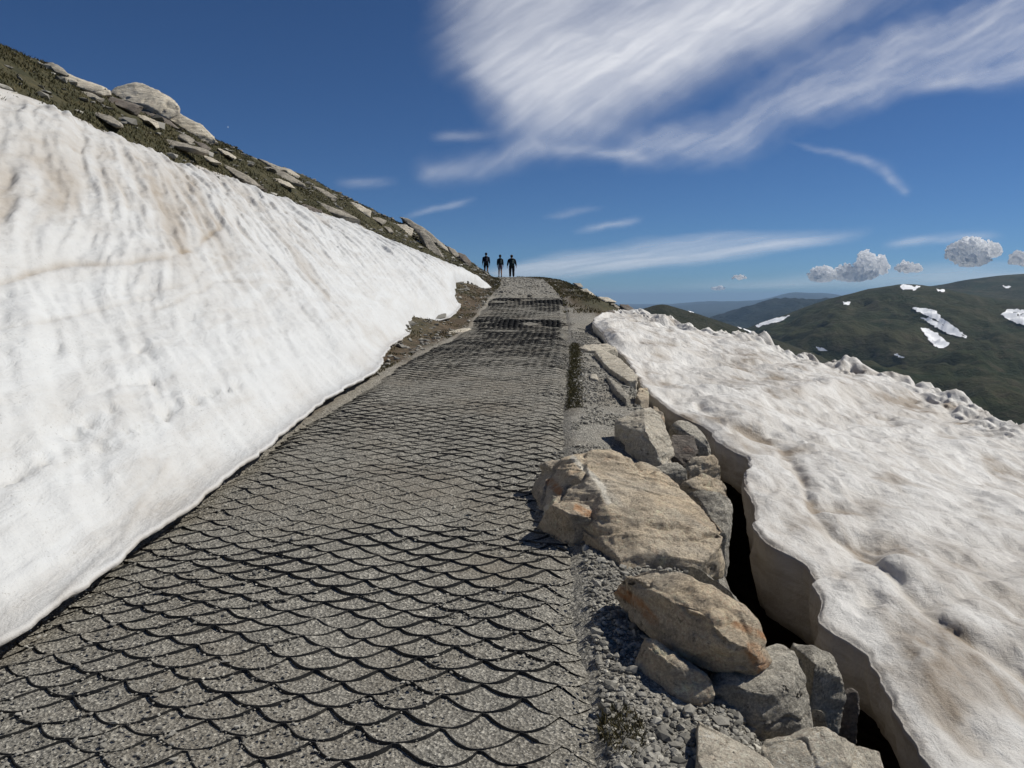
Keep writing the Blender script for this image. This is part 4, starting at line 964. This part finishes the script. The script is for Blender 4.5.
    for sd_ in (-1, 1):
        skin_mesh('shoulder_strap', [(sd_*.10, -.11, 1.40, .018), (sd_*.11, -.02, 1.515, .018), (sd_*.115, .12, 1.44, .018), (sd_*.13, .16, 1.28, .016), (sd_*.17, .08, 1.12, .013), (sd_*.15, -.10, 1.06, .013)], [(0, 1), (1, 2), (2, 3), (3, 4), (4, 5)], packmat, pk, 1)
        box('side_pocket', (sd_*(sx_/2+.015), -.16-sy_/2+.03, 1.16), (.05, .12, .18), packmat, pk, .02)
    return root
hiker(486.2, 275.4, 60, 'leftmost hiker seen from behind in dark top and dark shorts with bare legs', 1.70, 1.05, M_SKIN, M_BLACK, M_NAVY, armout=.01, stride=.17, packlabel='dark navy backpack worn by the leftmost hiker', packmat=M_NAVY)
hiker(500.2, 277.0, 60, 'middle hiker with long dark hair and short mauve grey shorts', 1.66, .88, M_SKIN, M_MAUVE, M_BLACK, longhair=True, armout=.0, stride=.13, packlabel='dark green backpack worn by the middle hiker', packmat=M_TEAL, packsize=(.28, .2, .48))
hiker(511.8, 278.0, 58.5, 'broad rightmost hiker in long dark trousers with head bowed forward', 1.70, 1.2, M_BLACK, None, M_BLACK, headfwd=.09, cap=M_BROWN, armout=.05, stride=.10, packlabel='large dark teal backpack worn by the rightmost hiker', packmat=M_TEAL, packsize=(.36, .24, .50))

# ------------------------------------------------------------------ clouds
def cloud_mat(name, op):
    m = bpy.data.materials.new(name); m.use_nodes = True; nt = m.node_tree; q = N(nt)
    nt.nodes.remove(nt.nodes['Principled BSDF']); out = nt.nodes['Material Output']
    tr = nt.nodes.new('ShaderNodeBsdfTransparent'); tl = nt.nodes.new('ShaderNodeBsdfTranslucent'); df = nt.nodes.new('ShaderNodeBsdfDiffuse')
    tl.inputs[0].default_value = (.96, .97, 1, 1); df.inputs[0].default_value = (.9, .92, .95, 1)
    ms = nt.nodes.new('ShaderNodeMixShader'); ms.inputs[0].default_value = .25; nt.links.new(tl.outputs[0], ms.inputs[1]); nt.links.new(df.outputs[0], ms.inputs[2])
    mx = nt.nodes.new('ShaderNodeMixShader'); nt.links.new(q.attr('cover'), mx.inputs[0]); nt.links.new(tr.outputs[0], mx.inputs[1]); nt.links.new(ms.outputs[0], mx.inputs[2])
    nt.links.new(mx.outputs[0], out.inputs[0]); return m
M_CIRRUS = cloud_mat('ice_cloud', 1)
def cirrus(x0, x1, y0, y1, step, fn, label, alt=2600):
    pxs = np.arange(x0, x1, step); pys = np.arange(y0, y1, step*.8); PX, PY = np.meshgrid(pxs, pys, indexing='ij')
    D = np.clip(fn(PX, PY), 0, 1); u = P(PX, PY, np.ones_like(PX)); d = alt/(u[..., 2]-EYE); G = P(PX, PY, d)
    n_, m_ = PX.shape; f = gridfaces(n_, m_); dv = D.ravel(); f = f[dv[f].max(1) > .004]
    used = np.unique(f); rm = np.full(n_*m_, -1); rm[used] = np.arange(len(used))
    o = mesh('cloud', G.reshape(-1, 3)[used], rm[f], M_CIRRUS, True, {'cover': dv[used]}); tag(o, label, 'cloud', 'high ice clouds', 'thing'); return o
def rot(PX, PY, ang):
    c, s = math.cos(R(ang)), math.sin(R(ang)); return PX*c-PY*s, PX*s+PY*c     # first axis points up-right by ang
def soft(PX, PY, poly, w): return sstep(w, -w, polydist(PX, PY, poly, True)) if False else 1-sstep(-w, w, polydist(PX, PY, poly, True))
def fib(PX, PY, ang, la, lb, s, o=6):
    a, b = rot(PX, PY, ang); return .5+.5*fbm(a/la, b/lb, 0, o, s, .58)
def fnA(PX, PY):
    wx = 24*fbm(PX/90, PY/80, 0, 4, 200)+5*fbm(PX/22, PY/18, 0, 4, 204); wy = 20*fbm(PX/90, PY/80, 5, 4, 201)+4*fbm(PX/22, PY/18, 5, 4, 205)
    X_, Y_ = PX+wx, PY+wy
    A_ = soft(X_, Y_, [(455, -160), (438, -20), (434, 40), (440, 78), (478, 98), (503, 118), (520, 140), (560, 146), (605, 136), (650, 116), (695, 96), (750, 66), (840, 26), (930, -12), (1100, -70), (1100, -160)], 24)
    core = soft(X_, Y_, [(470, -60), (470, 60), (520, 105), (560, 128), (610, 118), (670, 90), (740, 45), (830, 0), (900, -60)], 40)
    ang_ = 28
    f1 = fib(X_, Y_, ang_, 130, 26, 210); X2, Y2 = PX+.35*wx, PY+.35*wy; f2 = fib(X2, Y2, ang_+8, 110, 10, 211); f3 = fib(X_, Y_, 20, 34, 9, 212, 5)
    core2 = np.exp(-(polydist(X_, Y_, [(500, 90), (590, 70), (680, 40), (780, 0)])/42)**2)
    f4 = fib(X2, Y2, ang_+2, 60, 3.8, 214, 5)
    d = A_*(.08+.56*core*(.55+.55*f1)+.34*core2)*(.57+.32*f2+.20*f4+.22*(f3-.45)) + .16*A_*np.clip(f2-.3, 0, 1)
    tail = np.exp(-(polydist(X_*.8+PX*.2, Y_*.8+PY*.2, [(440, 168), (490, 158), (535, 143)])/11)**2)*.30*(.3+1.1*f2)
    return d*1.05+tail
def fnB(PX, PY):
    wx = 20*fbm(PX/80, PY/60, 0, 4, 220)+5*fbm(PX/20, PY/18, 0, 4, 224); wy = 16*fbm(PX/80, PY/60, 5, 4, 221)+4*fbm(PX/20, PY/18, 5, 4, 225); X_, Y_ = PX+wx, PY+wy
    A_ = soft(X_, Y_, [(625, 158), (700, 118), (770, 88), (820, 58), (880, 36), (960, 4), (1060, -40), (1300, -120), (1300, -20), (1040, 48), (960, 68), (880, 96), (800, 128), (740, 152), (690, 160)], 17)
    f1 = fib(X_, Y_, 24, 90, 18, 222); X2, Y2 = PX+.35*wx, PY+.35*wy; f2 = fib(X2, Y2, 30, 60, 8, 223)
    f4 = fib(X2, Y2, 28, 45, 3.4, 224, 5)
    return A_*(.05+.60*f1)*(.35+.55*f2+.40*f4)*1.0
def fnC(PX, PY):
    Y_ = PY+5*fbm(PX/50, PY/30, 0, 4, 230); f = fib(PX, Y_, 12, 60, 8, 231)
    D = polydist(PX, Y_, [(905, 88), (950, 82), (1000, 74), (1040, 62), (1120, 40)]); w = np.interp(PX, [900, 960, 1030], [3, 7, 12])
    o = np.exp(-(D/w)**2)*.42*(.15+1.2*f)*sstep(895, 960, PX)
    D = polydist(PX+5*fbm(PX/25, PY/25, 0, 3, 232), Y_, [(788, 140), (820, 150), (860, 160), (885, 170), (903, 189)]); o = o+np.exp(-(D/np.interp(PX, [788, 903], [1.6, 5.5]))**2)*.24*(.1+1.3*f)*sstep(780, 830, PX)
    return o
def streaks(lst):
    def fn(PX, PY):
        X_ = PX+8*fbm(PX/40, PY/20, 0, 4, 240); Y_ = PY+4*fbm(PX/40, PY/20, 2, 4, 241); f = fib(PX, PY, 10, 50, 6, 242); o = 0
        for pl, w, a in lst: 
            e = sstep(pl[0][0]-6, pl[0][0]+25, X_)*(1-sstep(pl[-1][0]-30, pl[-1][0]+6, X_))
            o = o+np.exp(-(polydist(X_, Y_, pl)/w)**2)*a*(.25+1.1*f)*e
        return o
    return fn
def fnE(PX, PY):
    Y_ = PY+5*fbm(PX/90, PY/18, 0, 5, 250); X_ = PX
    A_ = soft(X_, Y_, [(490, 272), (560, 256), (640, 243), (720, 238), (800, 233), (870, 229), (860, 236), (790, 247), (720, 256), (640, 268), (575, 277), (500, 279)], 7)
    return A_*(.05+.55*fib(X_, Y_, 8, 120, 9, 251)+.30*fib(X_, Y_, 9, 60, 3, 252))*.9*(1-sstep(790, 875, PX)*.8)
def fnG(PX, PY):   # pale veil low over the hills
    Y_ = PY+5*fbm(PX/120, PY/14, 0, 5, 260); A_ = soft(PX, Y_, [(640, 285), (800, 278), (940, 268), (1200, 258), (1200, 281), (640, 290)], 9)
    return A_*.34*(.3+fib(PX, Y_, 3, 120, 10, 261))*sstep(640, 800, PX)
cirrus(380, 1150, -150, 200, 1.8, fnA, 'huge feathery white cloud fanning out across the top of the sky')
cirrus(600, 1300, -120, 190, 1.8, fnB, 'long wispy cloud streaming down from the top right corner', 2500)
cirrus(770, 1120, 40, 205, 1.5, fnC, 'thin white streak and faint curved trail at the right below the long wispy cloud', 2400)
cirrus(480, 890, 222, 286, 1.2, fnE, 'long thin flat cloud band low behind the crest of the track', 2300)
cirrus(560, 670, 208, 242, 1.3, streaks([([(575, 231), (600, 227), (645, 219)], 3.2, .40)]), 'small bright streak above the low thin cloud band', 2250)
cirrus(530, 620, 200, 226, 1.3, streaks([([(545, 216), (600, 208)], 2.5, .16)]), 'very faint streak above left of the small bright streak', 2260)
cirrus(870, 1020, 226, 256, 1.3, streaks([([(880, 246), (940, 240), (1000, 236)], 4, .3)]), 'pale streak behind the tallest puffy cloud', 2150)
cirrus(530, 690, 132, 178, 1.5, streaks([([(540, 150), (600, 152), (665, 160)], 6, .32)]), 'ragged wisp under the tip of the huge feathery cloud', 2350)
cirrus(390, 500, 188, 230, 1.3, streaks([([(405, 216), (430, 209), (475, 199)], 3, .36)]), 'short bright streak just above the left ridge', 2200)
cirrus(410, 520, 120, 152, 1.3, streaks([([(430, 137), (500, 134)], 4, .2)]), 'faint veil left of the tip of the huge feathery cloud', 2210)
cirrus(325, 415, 170, 198, 1.3, streaks([([(335, 184), (400, 183)], 4, .2)]), 'faintest smudge of cloud high over the left ridge', 2220)
cirrus(640, 1200, 240, 289, 1.3, fnG, 'pale veil of cloud low over the distant hills', 2100)

M_CUM = bpy.data.materials.new('cumulus'); M_CUM.use_nodes = True; nt = M_CUM.node_tree; nt.nodes.remove(nt.nodes['Principled BSDF'])
df = nt.nodes.new('ShaderNodeBsdfDiffuse'); tl = nt.nodes.new('ShaderNodeBsdfTranslucent'); ms = nt.nodes.new('ShaderNodeMixShader'); ms.inputs[0].default_value = .72
df.inputs[0].default_value = (1, 1, 1, 1); tl.inputs[0].default_value = (1, 1, 1, 1)
nt.links.new(df.outputs[0], ms.inputs[1]); nt.links.new(tl.outputs[0], ms.inputs[2]); nt.links.new(ms.outputs[0], nt.nodes['Material Output'].inputs[0])
SC.cycles.transparent_max_bounces = 40; SC.cycles.diffuse_bounces = 6; SC.cycles.max_bounces = 14; SC.cycles.transmission_bounces = 12; SC.cycles.diffuse_bounces = 8
bm = bmesh.new(); bmesh.ops.create_icosphere(bm, subdivisions=2, radius=1.0); bm.verts.ensure_lookup_table()
IV2 = np.array([v.co[:] for v in bm.verts]); IF2 = np.array([[v.index for v in f.verts] for f in bm.faces]); bm.free()
def cumulus(blobs, label, d, n=420, small=1.0):
    Cc = []; c0 = P(blobs[0][0], blobs[0][1], d); tot = sum(b_[2]*b_[3] for b_ in blobs)
    for (a, b_, rx, ry) in blobs:            # (centre, flat base level, half width, height above the base)
        for _ in range(int(n*rx*ry/tot)+3):
            v = rng.normal(0, 1, 3); v /= np.linalg.norm(v); r_ = rng.random()**.45
            up = abs(v[2])*r_ if rng.random() > .12 else -abs(v[2])*r_*.22
            w = P(a+v[0]*r_*rx, b_-up*ry, d); w[1] += v[1]*r_*rx*d/F
            w = w+rng.normal(0, .5, 3)*d/F*np.array([1, 1, .6])
            sz_ = (small*.8+2.3*(1-r_)*min(ry/9, 1.5)+rng.random()*.9*small)*1.5*d/F*(.45 if r_ > .96 else 1)
            Cc.append((*w, sz_*.62))
    Cc = np.array(Cc); m_ = len(Cc)
    V = IV2[None]*(1+.22*rng.uniform(-1, 1, (m_, len(IV2), 1)))*Cc[:, None, 3:4]+Cc[:, None, :3]
    Fc = (IF2[None]+(np.arange(m_)*len(IV2))[:, None, None]).reshape(-1, 3)
    o = mesh('cloud', V.reshape(-1, 3)-c0, Fc, M_CUM, True); o.location = c0
    rm_ = o.modifiers.new('merge', 'REMESH'); rm_.mode = 'VOXEL'; rm_.voxel_size = .42*d/F; rm_.use_smooth_shade = True
    sm_ = o.modifiers.new('soften', 'SMOOTH'); sm_.factor = .5; sm_.iterations = 8
    tag(o, label, 'cloud', 'small puffy clouds over the hills', 'thing'); return o
cumulus([(822, 278, 16, 13), (846, 277, 14, 14), (866, 274, 13, 26), (880, 270, 9, 16), (852, 279, 16, 8)], 'broad puffy white cloud, leftmost of the large ones above the heath hill', 13000, 1300)
cumulus([(905, 270, 10, 9), (916, 270, 6, 7)], 'small flat puffy cloud between the two larger ones', 13500, 200)
cumulus([(971, 261, 19, 26), (956, 257, 11, 16), (988, 254, 13, 14), (968, 264, 9, 9)], 'tallest puffy cloud above the high moor', 14000, 1300)
cumulus([(1018, 262, 9, 12), (1027, 262, 8, 13), (1042, 264, 18, 12)], 'puffy cloud cut by the right edge of the picture', 14500, 420)
cumulus([(740, 278, 8, 3.2)], 'tiny cloud puff, upper of the pair above the far mountains', 22000, 60, .8)
cumulus([(718, 289, 8, 3.2)], 'tiny cloud puff, lower of the pair above the far mountains', 22000, 60, .8)

# faint daytime moon
M_MOON = bpy.data.materials.new('moon'); M_MOON.use_nodes = True; nt = M_MOON.node_tree; nt.nodes.remove(nt.nodes['Principled BSDF'])
em = nt.nodes.new('ShaderNodeEmission'); em.inputs[0].default_value = (.42, .55, .8, 1); em.inputs[1].default_value = .55; nt.links.new(em.outputs[0], nt.nodes['Material Output'].inputs[0])
mo = ball('moon', (0, 0, 0), 150, M_MOON, None, amp=0); mo.location = P(228, 127, 150000); tag(mo, 'faint tiny daytime moon above the left ridge', 'moon')

# ------------------------------------------------------------------ haze
bm = bmesh.new(); bmesh.ops.create_cube(bm, size=1)
for v in bm.verts: v.co = Vector((v.co.x*110000, v.co.y*110000, (-346 if v.co.z < 0 else 240)))
me = bpy.data.meshes.new('haze'); bm.to_mesh(me); bm.free()
M_HAZE = bpy.data.materials.new('air'); M_HAZE.use_nodes = True; nt = M_HAZE.node_tree; nt.nodes.remove(nt.nodes['Principled BSDF'])
pv = nt.nodes.new('ShaderNodeVolumePrincipled'); pv.inputs['Color'].default_value = (.48, .71, 1, 1); pv.inputs['Density'].default_value = 3.6e-5; pv.inputs['Anisotropy'].default_value = 0.0
nt.links.new(pv.outputs[0], nt.nodes['Material Output'].inputs['Volume'])
me.materials.append(M_HAZE); hz_ = bpy.data.objects.new('haze', me); COL.objects.link(hz_); tag(hz_, kind='stuff')
